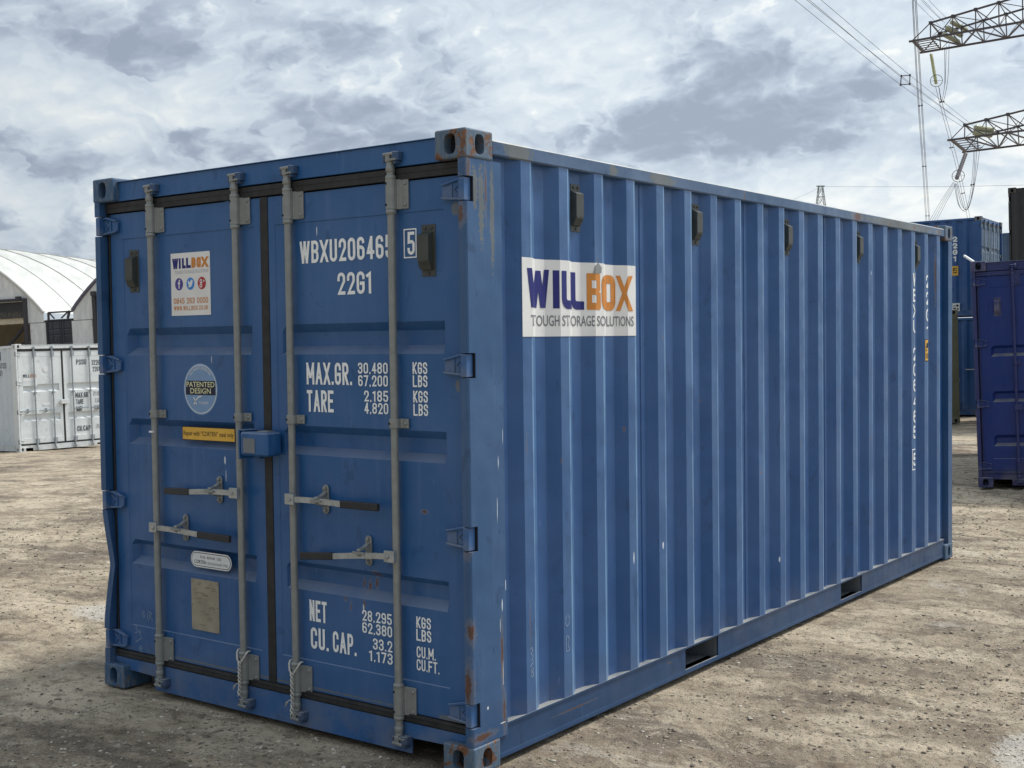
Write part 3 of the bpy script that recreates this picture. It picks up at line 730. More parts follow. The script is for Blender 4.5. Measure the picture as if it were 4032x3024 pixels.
    while x < CW-.06: xs.append(x); x += .055
    for i, x in enumerate(xs): y = CL-(.012 if i % 4 < 2 else .045); vs += [(x, y, .12), (x, y, 2.50)]
    mb.add(vs, [(2*i, 2*i+1, 2*i+3, 2*i+2) for i in range(len(xs)-1)]); mb.box(.06, CW-.06, CL-.05, CL-.008, 2.49, 2.56); mb.box(.06, CW-.06, CL-.05, CL-.008, .03, .13)
    mb.build('end_wall', mats['side'], o)
    # corrugated sides
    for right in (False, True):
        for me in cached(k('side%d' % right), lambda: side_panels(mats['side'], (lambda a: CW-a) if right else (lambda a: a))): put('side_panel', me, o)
    if not doors:
        mb = MB(); vs = []
        for i, x in enumerate(xs): y = .012+(.0 if i % 4 < 2 else .033); vs += [(x, y, .12), (x, y, 2.48)]
        mb.add(vs, [(2*i, 2*i+1, 2*i+3, 2*i+2) for i in range(len(xs)-1)]); mb.build('end_wall', mats['side'], o)
        return o
    # doors and seals
    dm = mats['door']
    for hl, xa, xb in ((True, .075, 1.192), (False, 1.245, 2.362)):
        d = put('door', cached(k('leaf%d' % hl)+(len(ribs),), lambda: leaf_mesh(xa, xb, hl, dm, ribs)), o)
        for z in hinge_z: put('hinge', cached(('hinge', hl, dm.name), lambda: hinge_mesh(dm, -1 if hl else 1)), d, (.045 if hl else CW-.045, 0, z))
        if hl: left = d
        else: right_d = d
    def seal(prof, ax, a, b):
        mb = MB(); mb.prism(prof, a, ax, b); mb.build('door_seal', mats['seal'], o)
    seal([(.060, 2.418), (.039, 2.419), (.0385, 2.441), (.040, 2.4425), (.0385, 2.444), (.0385, 2.466), (.060, 2.468)], 'x', .050, CW-.050)
    seal([(.060, .155), (.038, .156), (.038, .172), (.041, .174), (.038, .176), (.040, .188), (.060, .189)], 'x', .050, CW-.050)
    seal([(1.1935, .062), (1.1935, .0475), (1.200, .046), (1.237, .046), (1.2435, .0475), (1.2435, .062)], 'z', .190, 2.414)
    for a, b in ((.060, .0735), (CW-.0735, CW-.060)): seal([(a, .047), (b, .047), (b, .062), (a, .062)], 'z', .190, 2.414)
    # locking bars
    bx = bars or (.432, 1.053, 1.403, 2.020); bmts = mats['bar']
    hs = [(0, .969, 1.110)]
    for i, x in enumerate(bx):
        lb = put('locking_bar', cached(('bar', bmts.name), lambda: bar_mesh(bmts)), o, (x, 0, 0))
        for upd in (1, -1):
            put('cam_end', cached(('cam', upd, bmts.name), lambda: cam_mesh(bmts, upd)), lb)
            
            for sd_ in (0, 1): put('cam_keeper', cached(('keep', upd, sd_, mats.get('keeper', mats['trim']).name), lambda: keeper_mesh(mats.get('keeper', mats['trim']), upd, sd_)), lb)
        if detail:
            for a, b, w in ((2.298, 2.422, .078), (.180, .300, .078), (1.389, 1.429, .060)):
                put('bearing_bracket', cached(('brk', a, bmts.name), lambda: bracket_mesh(bmts, a, b, w)), lb)
                if detail > 1:
                    pts = [(w-.014, a+.018), (w-.014, b-.018)] if b-a > .06 else [(w-.014, (a+b)/2)]
                    for p_ in pts: put('bolt', cached(('blt', bmts.name), lambda: bolts_mesh(bmts, [(0, 0)])), lb, (p_[0], 0, p_[1]))
                    hp = [(-.008, a+.018), (-.008, b-.018)] if b-a > .06 else [(-.009, (a+b)/2)]
                    for p_ in hp: put('pin_hole', cached(('hol',), lambda: holes_mesh([(0, 0)], -.0005)), lb, (p_[0], 0, p_[1]))
        if handles and detail > 1:
            if i == 0: handle_parts(lb, 0, .575, .356, .851, .842, .192, (.794, .924)); 
            if i == 1: handle_parts(lb, 0, -.515, -.335, 1.058, 1.040, -.173, (.994, 1.124))
            if i == 2: handle_parts(lb, 0, .545, .335, 1.055, 1.057, .183, (.995, 1.125))
            if i == 3: handle_parts(lb, 0, -.542, -.347, .853, .810, -.181, (.790, .921))
        elif handles:
            s = -1 if i in (0, 1) else 1; s = {0: -1, 1: -1, 2: 1, 3: 1}[i] if detail == 1 else s
            hz = .98
            mb = MB(); mb.bar((0, -.008, hz), (s*.40, -.008, hz+(.012 if s > 0 else -.01)), .012, .028); mb.build('handle', bmts, lb)
            mb = MB(); mb.bar((s*.20, .03, hz-.05), (s*.20, .03, hz+.05), .03, .04); mb.box(s*.20-.02, s*.20+.02, -.02, .03, hz-.01, hz+.01); mb.build('handle_catch', bmts, lb)
    return dict(root=o, left=left, right=right_d)

def T3(x, y, z, yaw, rx=0, ry=0):
    return Matrix.Translation((x, y, z)) @ Matrix.Rotation(math.radians(rx), 4, 'X') @ Matrix.Rotation(math.radians(ry), 4, 'Y') @ Matrix.Rotation(math.radians(yaw), 4, 'Z')

# ================================================================== ground
def vnoise(x, y, seed=0):
    xi, yi = np.floor(x).astype(np.int64), np.floor(y).astype(np.int64); xf, yf = x-xi, y-yi
    def h(a, b):
        v = (a*374761393+b*668265263+seed*1442695041) & 0x7fffffff; v = ((v ^ (v >> 13))*1274126177) & 0x7fffffff; return ((v ^ (v >> 16)) & 0xffff)/65535.
    u, w = xf*xf*(3-2*xf), yf*yf*(3-2*yf)
    return (h(xi, yi)*(1-u)+h(xi+1, yi)*u)*(1-w)+(h(xi, yi+1)*(1-u)+h(xi+1, yi+1)*u)*w
def fbm(x, y, o=4, seed=0):
    s = 0; a = .5
    for i in range(o): s = s+a*(vnoise(x*2**i, y*2**i, seed+i)-.5); a *= .5
    return s
def ground_z(x, y, fine=True):
    x = np.asarray(x, float); y = np.asarray(y, float)
    t = np.clip(-(x+3.5), 0, 22); z = -.0385*(np.sqrt(t*t+1)-1)*1.0
    z = z-np.clip((y-12)*.019, 0, .30)
    z = z-np.clip((np.hypot(x-3, y+4)-40)*.002, 0, .3)
    # flatten under the container
    d = np.maximum(np.maximum(-2.5-x, x-.05), np.maximum(-y, y-6.1)); k = np.clip(d/.5, 0, 1)
    r = fbm(x*.5, y*.5, 3, 5)*.05
    if fine:
        r = r+fbm(x*2.2, y*2.2, 4, 11)*.040+np.abs(fbm(x*7, y*7, 4, 23))*.050-.006+fbm(x*30, y*30, 3, 41)*.016
        rut = np.sin((x*.35+y*.94)*4.4+fbm(x*.3, y*.3, 2, 3)*6)*.012*np.clip(vnoise(x*.15+7, y*.15, 9)*2-.6, 0, 1)
        r = r+rut
    return z+r*(.12+.88*k)-.008
def build_ground():
    rs = [0.6]
    while rs[-1] < 60: rs.append(rs[-1]*(1.0055 if 3 < rs[-1] < 22 else 1.02)+.0)
    while rs[-1] < 2500: rs.append(rs[-1]*1.25)
    c = YAW; th = []
    a = -.50
    fine = np.linspace(-.52, .52, 620); rest = np.linspace(.52, 2*PI-.52, 90)[1:-1]
    th = np.concatenate([fine, rest])+c
    R, Tt = np.meshgrid(np.array(rs), th, indexing='ij')
    X = CP.x+R*np.cos(Tt); Y = CP.y+R*np.sin(Tt); Z = ground_z(X, Y)
    far = np.clip((R-60)/60, 0, 1); Z = Z*(1-far)+(-1.0)*far
    n1, n2 = X.shape; co = np.stack([X, Y, Z], -1).reshape(-1, 3)
    i, j = np.meshgrid(np.arange(n1-1), np.arange(n2), indexing='ij'); j2 = (j+1) % n2
    F = np.stack([i*n2+j, (i+1)*n2+j, (i+1)*n2+j2, i*n2+j2], -1).reshape(-1, 4)
    cen = len(co); co = np.vstack([co, [[CP.x, CP.y, float(ground_z(CP.x, CP.y))]]])
    me = bpy.data.meshes.new('ground')
    tri = np.stack([np.full(n2, cen), np.arange(n2), (np.arange(n2)+1) % n2], -1)
    me.vertices.add(len(co)); me.vertices.foreach_set('co', co.ravel())
    nl = F.size+tri.size; me.loops.add(nl); me.loops.foreach_set('vertex_index', np.concatenate([F.ravel(), tri.ravel()]))
    me.polygons.add(len(F)+len(tri)); me.polygons.foreach_set('loop_start', np.concatenate([np.arange(len(F))*4, F.size+np.arange(len(tri))*3]))
    me.polygons.foreach_set('use_smooth', np.ones(len(F)+len(tri), bool)); me.update(calc_edges=True); me.validate()
    return me
def ground_material():
    m, n, b = bsdf('packed_stony_dirt', (.3, .25, .2), .95, 0, .15)
    tc = n.n('ShaderNodeTexCoord'); P = tc.outputs['Object']
    big = n.noise(P, .42, 5, .6, .5); med = n.noise(P, 2.3, 6, .65); fine = n.noise(P, 17, 6, .7); grit = n.noise(P, 95, 4, .7)
    Pr = n.n('ShaderNodeMapping'); n.put(Pr.inputs[0], P); Pr.inputs['Rotation'].default_value = (0, 0, math.radians(-35)); Pr.inputs['Scale'].default_value = (.60, 1.5, 1)
    tracks = n.noise(Pr.outputs[0], 1.2, 6, .62, .4)
    c = n.mix(n.rng(big, .38, .60), (.230, .184, .136), (.440, .362, .262))
    c = n.mix(n.m('MULTIPLY', n.rng(tracks, .50, .62), .75), c, (.575, .485, .360))
    c = n.mix(n.m('MULTIPLY', n.rng(tracks, .47, .38), .80), c, (.145, .118, .094))
    tr2 = n.noise(n.vm('MULTIPLY', Pr.outputs[0], (1, 3.4, 1)), 1.5, 5, .6)
    c = n.mix(n.m('MULTIPLY', n.rng(tr2, .54, .64), .5), c, (.150, .122, .098))
    c = n.mix(n.m('MULTIPLY', n.rng(tr2, .44, .36), .35), c, (.52, .455, .36))
    c = n.mix(n.m('MULTIPLY', n.rng(med, .52, .66), .50), c, (.125, .098, .075))
    c = n.mix(n.m('MULTIPLY', n.rng(fine, .54, .66), .50), c, (.100, .080, .062))
    c = n.mix(n.m('MULTIPLY', n.rng(fine, .45, .34), .42), c, (.50, .435, .345))
    c = n.mix(n.m('MULTIPLY', n.rng(grit, .55, .66), .50), c, (.080, .064, .050))
    c = n.mix(n.m('MULTIPLY', n.rng(grit, .43, .33), .40), c, (.58, .51, .40))
    clod = n.noise(P, 6.5, 6, .68, .5)
    c = n.mix(n.m('MULTIPLY', n.rng(clod, .55, .64), .62), c, (.150, .112, .080))
    c = n.mix(n.m('MULTIPLY', n.rng(clod, .43, .36), .45), c, (.545, .465, .350))
    w = n.noise(n.vm('ADD', P, (31, 7, 0)), .62, 6, .72, .6)
    c = n.mix(n.m('MULTIPLY', n.rng(w, .60, .68), .55), c, (.52, .475, .405))
    c = n.mix(n.m('MULTIPLY', spots(n, P, [((1.72, 1.62, 0), (.16, .30, .5)), ((1.35, 3.9, 0), (.22, .5, .5)), ((-3.9, 1.2, 0), (.5, .3, .5))], .35), .6), c, (.56, .53, .48))
    v = n.n('ShaderNodeTexVoronoi'); n.put(v.inputs['Vector'], n.vm('ADD', P, n.vm('SCALE', (1, 1, 1), n.m('MULTIPLY', fine, .03)))); v.inputs['Scale'].default_value = 62
    vs = n.n('ShaderNodeSeparateColor'); n.put(vs.inputs[0], v.outputs['Color'])
    peb = n.m('MULTIPLY', n.rng(v.outputs['Distance'], .26, .44, 1, 0), n.m('LESS_THAN', vs.outputs[0], n.rng(med, .4, .62, .12, .45)))
    pc = n.mix(vs.outputs[1], (.17, .14, .115), (.60, .54, .44)); c = n.mix(n.m('MULTIPLY', peb, .60), c, pc)
    n.put(b.inputs['Base Color'], c)
    h = n.m('ADD', n.m('SUBTRACT', n.m('MULTIPLY', fine, .8), n.m('MULTIPLY', clod, .6)), n.m('ADD', n.m('MULTIPLY', grit, .22), n.m('MULTIPLY', peb, .35)))
    bump(n, b, h, 1.0, .030)
    return m
M['ground'] = ground_material()
gme = build_ground(); gme.materials.append(M['ground']); g = put('ground', gme); tag(g, kind='structure')

# loose stones (uncountable): one mesh
def stones_mesh(count, rmin, rmax, smin, smax, seed):
    rg = np.random.default_rng(seed)
    base = []
    for k in range(5):
        bm = bmesh.new(); bmesh.ops.create_icosphere(bm, subdivisions=1, radius=1)
        for v in bm.verts: v.co *= rg.uniform(.65, 1.2)
        base.append((np.array([v.co[:] for v in bm.verts]), np.array([[v.index for v in f.verts] for f in bm.faces]))); bm.free()
    V = []; F = []; o = 0; made = 0
    while made < count:
        r = math.exp(rg.uniform(math.log(rmin), math.log(rmax))); a = YAW+rg.uniform(-.47, .47); x = CP.x+r*math.cos(a); y = CP.y+r*math.sin(a)
        if -2.40 < x < -.04 and .05 < y < 6.0: continue
        if vnoise(np.array(x*.8), np.array(y*.8), 77)*.6+vnoise(np.array(x*3), np.array(y*3), 78)*.4 < rg.uniform(.2, .75): continue
        s = smin*(smax/smin)**(rg.random()**2.4); s *= min(1.6, max(1, r/9))
        bv, bf = base[rg.integers(5)]; sc = s*rg.uniform(.55, 1.3, 3)*np.array([1, 1, .42]); an = rg.uniform(0, 6.28); ca, sa = math.cos(an), math.sin(an)
        v = bv*sc; v = np.stack([v[:, 0]*ca-v[:, 1]*sa, v[:, 0]*sa+v[:, 1]*ca, v[:, 2]], -1)
        V.append(v+np.array([x, y, float(ground_z(x, y))+s*.12])); F.append(bf+o); o += len(v); made += 1
    V = np.concatenate(V); F = np.concatenate(F)
    me = bpy.data.meshes.new('loose_gravel'); me.vertices.add(len(V)); me.vertices.foreach_set('co', V.ravel()); me.loops.add(F.size); me.loops.foreach_set('vertex_index', F.ravel())
    me.polygons.add(len(F)); me.polygons.foreach_set('loop_start', np.arange(len(F))*3); me.update(calc_edges=True); return me
m, n, b = bsdf('stone', (.3, .27, .22), .9, 0, .2)
geo = n.n('ShaderNodeNewGeometry'); rc = n.n('ShaderNodeValToRGB'); n.put(rc.inputs[0], geo.outputs['Random Per Island'])
cr = rc.color_ramp; cr.elements[0].color = (.14, .115, .09, 1); cr.elements[1].color = (.66, .61, .52, 1)
for p_, c_ in ((.3, (.19, .16, .13, 1)), (.6, (.33, .285, .22, 1)), (.85, (.42, .37, .29, 1))): e_ = cr.elements.new(p_); e_.color = c_
n.put(b.inputs['Base Color'], rc.outputs[0]); M['stone'] = m
sm_ = stones_mesh(42000, 3.3, 18, .0022, .0145, 5); sm_.materials.append(M['stone']); so_ = put('loose_gravel', sm_)
tag(so_, 'loose pale and brown gravel scattered over the packed dirt yard', 'gravel', kind='stuff')

# ================================================================== the blue container
M['keeper'] = paint('dark_keeper_paint', (.026, .062, .140), fade=.1, rust=.8, streak=.5)  # keepers in a darker blue than the header and sill
M['blue_brail'] = paint('lower_rail_paint', (.011, .050, .130), fade=.08, rust=.5, streak=.15, dust=.8, dustc=(.36, .35, .31), dustz=False, rust_spots=[((2.43, .75, .10), (.05, .10, .004)), ((2.43, 1.6, .12), (.05, .02, .004))])
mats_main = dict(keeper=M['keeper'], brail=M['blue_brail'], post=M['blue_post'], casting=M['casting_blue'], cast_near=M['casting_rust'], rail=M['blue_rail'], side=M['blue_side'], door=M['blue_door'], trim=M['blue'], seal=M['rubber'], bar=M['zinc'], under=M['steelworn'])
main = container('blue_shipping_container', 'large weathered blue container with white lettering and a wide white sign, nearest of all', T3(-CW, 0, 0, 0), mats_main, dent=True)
R0, DL, DR = main['root'], main['left'], main['right']
# survey of the door face was made in coordinates whose origin is the near right corner
LX = lambda x: x+CW
YF = .0497                                                        # just proud of the frame/sheet
def door_text(rows, parent, mat, y=.0515, name='lettering'):
    for txt, x0, ztop, zbot, wch, t, fit, rise in rows:
        mb = MB(); h = ztop-zbot
        text_mesh(mb, txt, wch, h, t, wch*.22, lambda a, b_, l: (LX(x0)+a, y-l, zbot+b_), fit=fit, rise=rise)
        mb.build(name, mat, parent, fix=False)
door_text([('WBXU206465', -.993, 2.199, 2.101, .047, .0150, .557, 0), ('5', -.357, 2.203, 2.108, .040, .013, .040, 0),
           ('22G1', -.764, 2.052, 1.956, .048, .0145, .205, 0),
           ('MAX.GR.', -.965, 1.662, 1.565, .044, .0145, .278, 0), ('TARE', -.965, 1.540, 1.444, .042, .0145, .165, 0),
           ('30,480', -.650, 1.662, 1.615, .025, .0072, .172, 0), ('67,200', -.650, 1.608, 1.561, .025, .0072, .172, 0),
           ('2,185', -.617, 1.543, 1.496, .025, .0072, .139, 0), ('4,820', -.617, 1.491, 1.444, .025, .0072, .139, 0),
           ('KGS', -.339, 1.664, 1.615, .023, .0072, .080, 0), ('LBS', -.339, 1.610, 1.561, .023, .0072, .080, 0), ('KGS', -.338, 1.546, 1.497, .023, .0072, .080, 0), ('LBS', -.338, 1.491, 1.442, .023, .0072, .080, 0),
           ('NET', -.973, .601, .506, .038, .0145, .108, 0), ('CU.', -.968, .478, .382, .042, .0145, .110, 0), ('CAP.', -.830, .478, .385, .042, .0145, .142, 0),
           ('28,295', -.650, .594, .547, .025, .0072, .172, 0), ('62,380', -.650, .541, .494, .025, .0072, .173, 0), ('33.2', -.589, .478, .430, .025, .0072, .112, 0), ('1,173', -.612, .424, .377, .025, .0072, .136, 0),
           ('KGS', -.340, .603, .555, .023, .0072, .080, 0), ('LBS', -.341, .550, .501, .023, .0072, .082, 0), ('CU.M.', -.340, .478, .430, .025, .0072, .104, 0), ('CU.FT.', -.341, .424, .376, .025, .0072, .124, 0)], DR, M['white'])
mb = MB(); x0, x1, z0, z1, t = LX(-.376), LX(-.306), 2.095, 2.216, .005
mb.box(x0, x1, .0500, .0515, z0, z0+t); mb.box(x0, x1, .0500, .0515, z1-t, z1); mb.box(x0, x0+t, .0500, .0515, z0+t, z1-t); mb.box(x1-t, x1, .0500, .0515, z0+t, z1-t)
mb.build('lettering', M['white'], DR)
# chalk scribbles
def scribble(paths, parent, y, w=.0025, mat=None, fm=None):
    mb = MB()
    for p in paths:
        for q in stroke_quads([Vector(a) for a in p], False, w): mb.add([(fm(a.x, a.y) if fm else (LX(a.x), y, a.y)) for a in q], [(0, 1, 2, 3)])
    mb.build('chalk_mark', mat or M['chalk'], parent, fix=False)
scribble([[(-2.165, .408), (-2.172, .392), (-2.166, .376), (-2.156, .378), (-2.153, .392), (-2.160, .406)], [(-2.128, .412), (-2.134, .38), (-2.128, .362)], [(-2.115, .408), (-2.120, .370)], [(-2.115, .408), (-2.098, .402), (-2.112, .388), (-2.094, .366)],
          [(-2.238, .322), (-2.226, .328), (-2.222, .318), (-2.232, .308), (-2.220, .302), (-2.224, .288), (-2.238, .286)], [(-2.203, .31), (-2.210, .292), (-2.196, .294)], [(-2.196, .306), (-2.196, .272)],
          [(-2.182, .268), (-2.232, .240)], [(-2.196, .225), (-2.204, .215), (-2.190, .205), (-2.182, .214), (-2.192, .226), (-2.206, .206), (-2.196, .192), (-2.180, .198)]], DL, .0495)
# vents on the doors and the side
vm_ = vent_mesh(M['vent'])
put('vent', vm_, DL, (LX(-2.180), .0535, 2.119)); put('vent', vm_, DR, (LX(-.242), .0535, 2.121))
for kk in (1, 5, 9, 13, 17):
    yc = RIDGE0+PITCH*kk+.104; put('vent', vm_, R0, (CW-.047, yc, 2.339), (0, 0, PI/2))
# lock box over the door gap
mb = MB(); mb.box(LX(-1.318), LX(-1.258), .030, .0495, 1.222, 1.356); mb.box(LX(-1.318), LX(-1.308), -.045, .030, 1.224, 1.354)
mb.prism([(LX(-1.318), -.045), (LX(-1.270), -.045), (LX(-1.250), .03), (LX(-1.318), .03)], 1.354, 'z', 1.359)
lbx = mb.build('lock_box_bracket', M['blue'], R0, bevel=.002)
mb = MB(); mb.box(LX(-1.300), LX(-1.118), -.052, .040, 1.242, 1.350); lk = mb.build('lock_box', M['blue'], R0, bevel=.009)
mb = MB(); mb.box(LX(-1.272), LX(-1.196), -.0550, -.0515, 1.256, 1.322); mb.build('lock_box_plate', M['steelworn'], lk)
mb = MB(); mb.box(LX(-1.215), LX(-1.150), -.02, .025, 1.3505, 1.354); mb.build('lock_box_shim', M['zinc_light'], lk)
mb = MB(); mb.box(LX(-2.020), LX(-1.996), -.003, .01, 1.318, 1.326); mb.build('tape_mark', M['white'], R0)

# ---- stickers: WILLBOX logo letters drawn bold
LOGO = [('W', .000, .165, 'navy'), ('I', .185, .060, 'navy'), ('L', .275, .105, 'navy'), ('L', .395, .130, 'navy'), ('B', .545, .120, 'orange'), ('O', .690, .120, 'orange'), ('X', .830, .170, 'orange')]
def logo(w, h, fmap, parent, tk=.052, wid=None):
    """seven bold letters over a width w and height h"""
    t = tk*w
    for mname in ('navy', 'orange'):
        mb = MB()
        for ch, xo, cw, mm in LOGO:
            if mm != mname: continue
            if ch == 'I': 
                mb.add([fmap(xo*w, 0, 0), fmap(xo*w+t, 0, 0), fmap(xo*w+t, h, 0), fmap(xo*w, h, 0)], [(0, 1, 2, 3)]); continue
            if ch == 'O':
                pts, cl = fillet([(t/2, t/2, 1), (cw*w-t/2, t/2, 1), (cw*w-t/2, h-t/2, 1), (t/2, h-t/2, 1), 'c'], t*.45)
                for q in stroke_quads(pts, True, t): mb.add([fmap(xo*w+p.x, p.y, 0) for p in q], [(0, 1, 2, 3)])
                continue
            for q, li in glyph_polys(ch, cw*w, h, t*(.85 if ch == 'W' else 1)): mb.add([fmap(xo*w+p.x, p.y, li*.0004) for p in q], [(0, 1, 2, 3)])
        mb.build('lettering', M[mname], parent, fix=False)
# the small poster on the left door
px0, px1, pz0, pz1 = LX(-1.892), LX(-1.603), 1.889, 2.191
mb = MB(); mb.box(px0, px1, .0510, .0533, pz0, pz1); st = mb.build('sticker', M['vinyl'], R0); tag(st, 'white poster with logo, three round icons and phone number')
pm = lambda ox, oz, y=.0504: (lambda a, b_, l: (px0+ox+a, y-l, pz1-oz+b_))
logo(.262, .050, pm(.013, .075), st, .055)
def ftext(txt, w, parent, mat, cx, cz, size, y, bold=0, name='lettering', maxw=None):
    me = font_text(txt, size, mat, bold); k_ = w/width_of(me); c0 = (max(v.co.x for v in me.vertices)+min(v.co.x for v in me.vertices))/2
    remap(me, lambda a, b_: Vector((cx+(a-c0)*k_, y, cz+b_))); return put(name, me, parent)
ftext('TOUGH STORAGE SOLUTIONS', .252, st, M['greylight'], px0+.153, pz1-.093, .024, .0504)
for i, mn in enumerate(('purple', 'skyblue', 'red')):
    cx, cz = px0+(.060, .145, .229)[i], pz1-.150; r = .030
    mb = MB(); mb.add([(cx+r*math.cos(2*PI*j/28), .0506, cz+r*math.sin(2*PI*j/28)) for j in range(28)], [tuple(range(28))]); mb.build('round_icon', M[mn], st, fix=False)
    mb = MB(); y_ = .0501; Q = lambda pts: mb.add([(cx+a*r, y_, cz+b_*r) for a, b_ in pts], [tuple(range(len(pts)))])
    if i == 0:
        for q in stroke_quads(fillet([(.32, .62), (.02, .62, 1), (.02, -.72)], .3)[0], False, .24): Q([(p.x, p.y) for p in q])
        y_ = .0499; Q([(-.26, .02), (.32, .02), (.30, .26), (-.26, .26)])
    if i == 1:
        Q([(-.62, -.52), (-.15, -.60), (.28, -.40), (.52, .0), (.56, .32), (.70, .50), (.50, .47), (.38, .60), (.16, .60), (.02, .40), (.04, .25), (-.22, .28), (-.54, .54), (-.62, .30), (-.48, .08), (-.52, -.06), (-.30, -.30)])
    if i == 2:
        for q in stroke_quads([Vector((-.2+.22*math.cos(2*PI*j/12), .30+.26*math.sin(2*PI*j/12))) for j in range(12)], True, .15): Q([(p.x, p.y) for p in q])
        for q in stroke_quads([Vector((-.22+.26*math.cos(2*PI*j/12), -.42+.22*math.sin(2*PI*j/12))) for j in range(12)], True, .15): Q([(p.x, p.y) for p in q])
        y_ = .0499
        for q in stroke_quads([Vector((.02, .60)), Vector((.02, .02)), Vector((-.1, -.14))], False, .14): Q([(p.x, p.y) for p in q])
        Q([(.34, .28), (.74, .28), (.74, .38), (.34, .38)]); y_ = .0497; Q([(.49, .12), (.59, .12), (.59, .54), (.49, .54)])
    mb.build('icon_sign', M['vinyl_white'], st, fix=False)
mb = MB(); text_mesh(mb, '0845 263 0000', .017, .028, .0042, .0035, pm(.018, .245), fit=.254); mb.build('lettering', M['orange'], st, fix=False)
mb = MB(); text_mesh(mb, 'WWW.WILLBOX.CO.UK', .014, .021, .0034, .0028, pm(.018, .277), fit=.254, lift=.0003); mb.build('lettering', M['orange'], st, fix=False)
# round sticker
cx, cz = LX(-1.691), 1.534
def disc(rx, rz, y, mat, parent, name):
    mb = MB(); mb.add([(cx+rx*math.cos(2*PI*j/40), y, cz+rz*math.sin(2*PI*j/40)) for j in range(40)], [tuple(range(40))]); return mb.build(name, mat, parent, fix=False)
st = disc(.124, .124, .0528, M['paleblue'], R0, 'sticker'); tag(st, 'round pale blue sticker reading PATENTED DESIGN')
mb = MB()
for q in stroke_quads([Vector((cx+.116*math.cos(2*PI*j/40), cz+.116*math.sin(2*PI*j/40))) for j in range(40)], True, .0035): mb.add([(p.x, .0522, p.y) for p in q], [(0, 1, 2, 3)])
for j in range(40): pass
mb.build('sticker_ring', M['vinyl_white'], st, fix=False)
mb = MB(); mb.add([(cx+a, .0522, cz+b_) for a, b_ in ((-.109, -.028), (.109, -.028), (.107, .040), (-.107, .040))], [(0, 1, 2, 3)]); mb.build('sticker_band', plain('navy_band', (.006, .009, .035), .5, bmp=0), st, fix=False)
M['bandblack'] = M['black']
ftext('PATENTED', .205, st, M['cream'], cx, cz+.021, .036, .0517, .008); ftext('DESIGN', .150, st, M['cream'], cx, cz-.010, .036, .0517, .008)
me = font_text('ALL RIGHTS RESERVED', .020, M['vinyl_white']); w_ = width_of(me)
remap(me, lambda a, b_: Vector((cx+(.101+b_)*math.sin(a/w_*1.65), .0517, cz+(.101+b_)*math.cos(a/w_*1.65)))); put('lettering', me, st)
ftext('TAINER', .070, st, M['vinyl_white'], cx+.022, cz-.066, .016, .0517)
mb = MB()
for pth in ([(-.052, -.038), (-.030, -.074)], [(-.050, -.074), (-.034, -.052), (-.016, -.038), (.008, -.034)]):
    for q in stroke_quads([Vector(p) for p in pth], False, .006): mb.add([(cx+p.x, .0515, cz+p.y) for p in q], [(0, 1, 2, 3)])
mb.build('sticker_sign', M['vinyl_white'], st, fix=False)
# yellow strip across the middle recess
mb = MB(); mb.box(LX(-1.830), LX(-1.446), .0500, .0520, 1.286, 1.353); st = mb.build('sticker', M['black'], R0); tag(st, 'yellow strip reading Repair with "CORTEN" steel only')
mb = MB(); mb.box(LX(-1.826), LX(-1.450), .0490, .0499, 1.290, 1.349); mb.build('sticker_face', M['yellow'], st)
ftext('Repair with “CORTEN” steel only', .362, st, M['black'], LX(-1.638), 1.3195, .032, .0484, .004)
# white pill-shaped sticker
def pill(x0, x1, z0, z1, y, mat, parent, name):
    r = (z1-z0)/2; pts = [(x1-r+r*math.sin(PI*j/10), (z0+z1)/2+r*math.cos(PI*j/10)) for j in range(11)]+[(x0+r-r*math.sin(PI*j/10), (z0+z1)/2-r*math.cos(PI*j/10)) for j in range(11)]
    mb = MB(); mb.add([(a, y, b_) for a, b_ in pts], [tuple(range(len(pts)))]); return mb.build(name, mat, parent, fix=False), pts
st, _ = pill(LX(-1.786), LX(-1.490), .672, .750, .0500, M['vinyl_white'], R0, 'sticker'); tag(st, 'white pill shaped sticker FOR REPAIR USE CORTEN')
_, pts = pill(LX(-1.780), LX(-1.496), .678, .744, .0494, M['black'], st, 'sticker_outline'); pill(LX(-1.777), LX(-1.499), .681, .741, .0489, M['vinyl_white'], st, 'sticker_face')
ftext('FOR  REPAIR  USE', .150, st, M['black'], LX(-1.638), .7225, .017, .0484); ftext('CORTEN', .086, st, M['black'], LX(-1.716), .698, .024, .0484, .01); ftext('OR EQUIVALENT STEEL', .150, st, M['dkprint'], LX(-1.588), .696, .016, .0484)
# data plate
mb = MB(); mb.box(LX(-1.787), LX(-1.587), .0485, .0530, .365, .613); st = mb.build('data_plate', M['plate'], R0); tag(st, 'weathered tan data plate riveted to the left door')
for x, z in ((-1.780, .606), (-1.594, .604), (-1.781, .49), (-1.594, .49), (-1.780, .373), (-1.594, .373)):
    put('rivet', cached('rivet', lambda: MB().lathe([(-.004, .003), (0, .005)], (0, 0, 0), ax='y', k=8).mesh('rivet', M['zinc'], fix=False)), st, (LX(x), .0485, z))
mb = MB(); rg = random.Random(3)
for i in range(26):
    x, z = LX(rg.uniform(-1.772, -1.63)), rg.uniform(.385, .595); w_ = rg.uniform(.008, .045)
    mb.add([(x, .0481, z), (x+w_, .0481, z-w_*.03), (x+w_, .0481, z+.0022), (x, .0481, z+.0026)], [(0, 1, 2, 3)])
tag(mb.build('faded_print', plain('faded_print', (.17, .15, .11), .8, bmp=0), st, fix=False), kind='stuff')

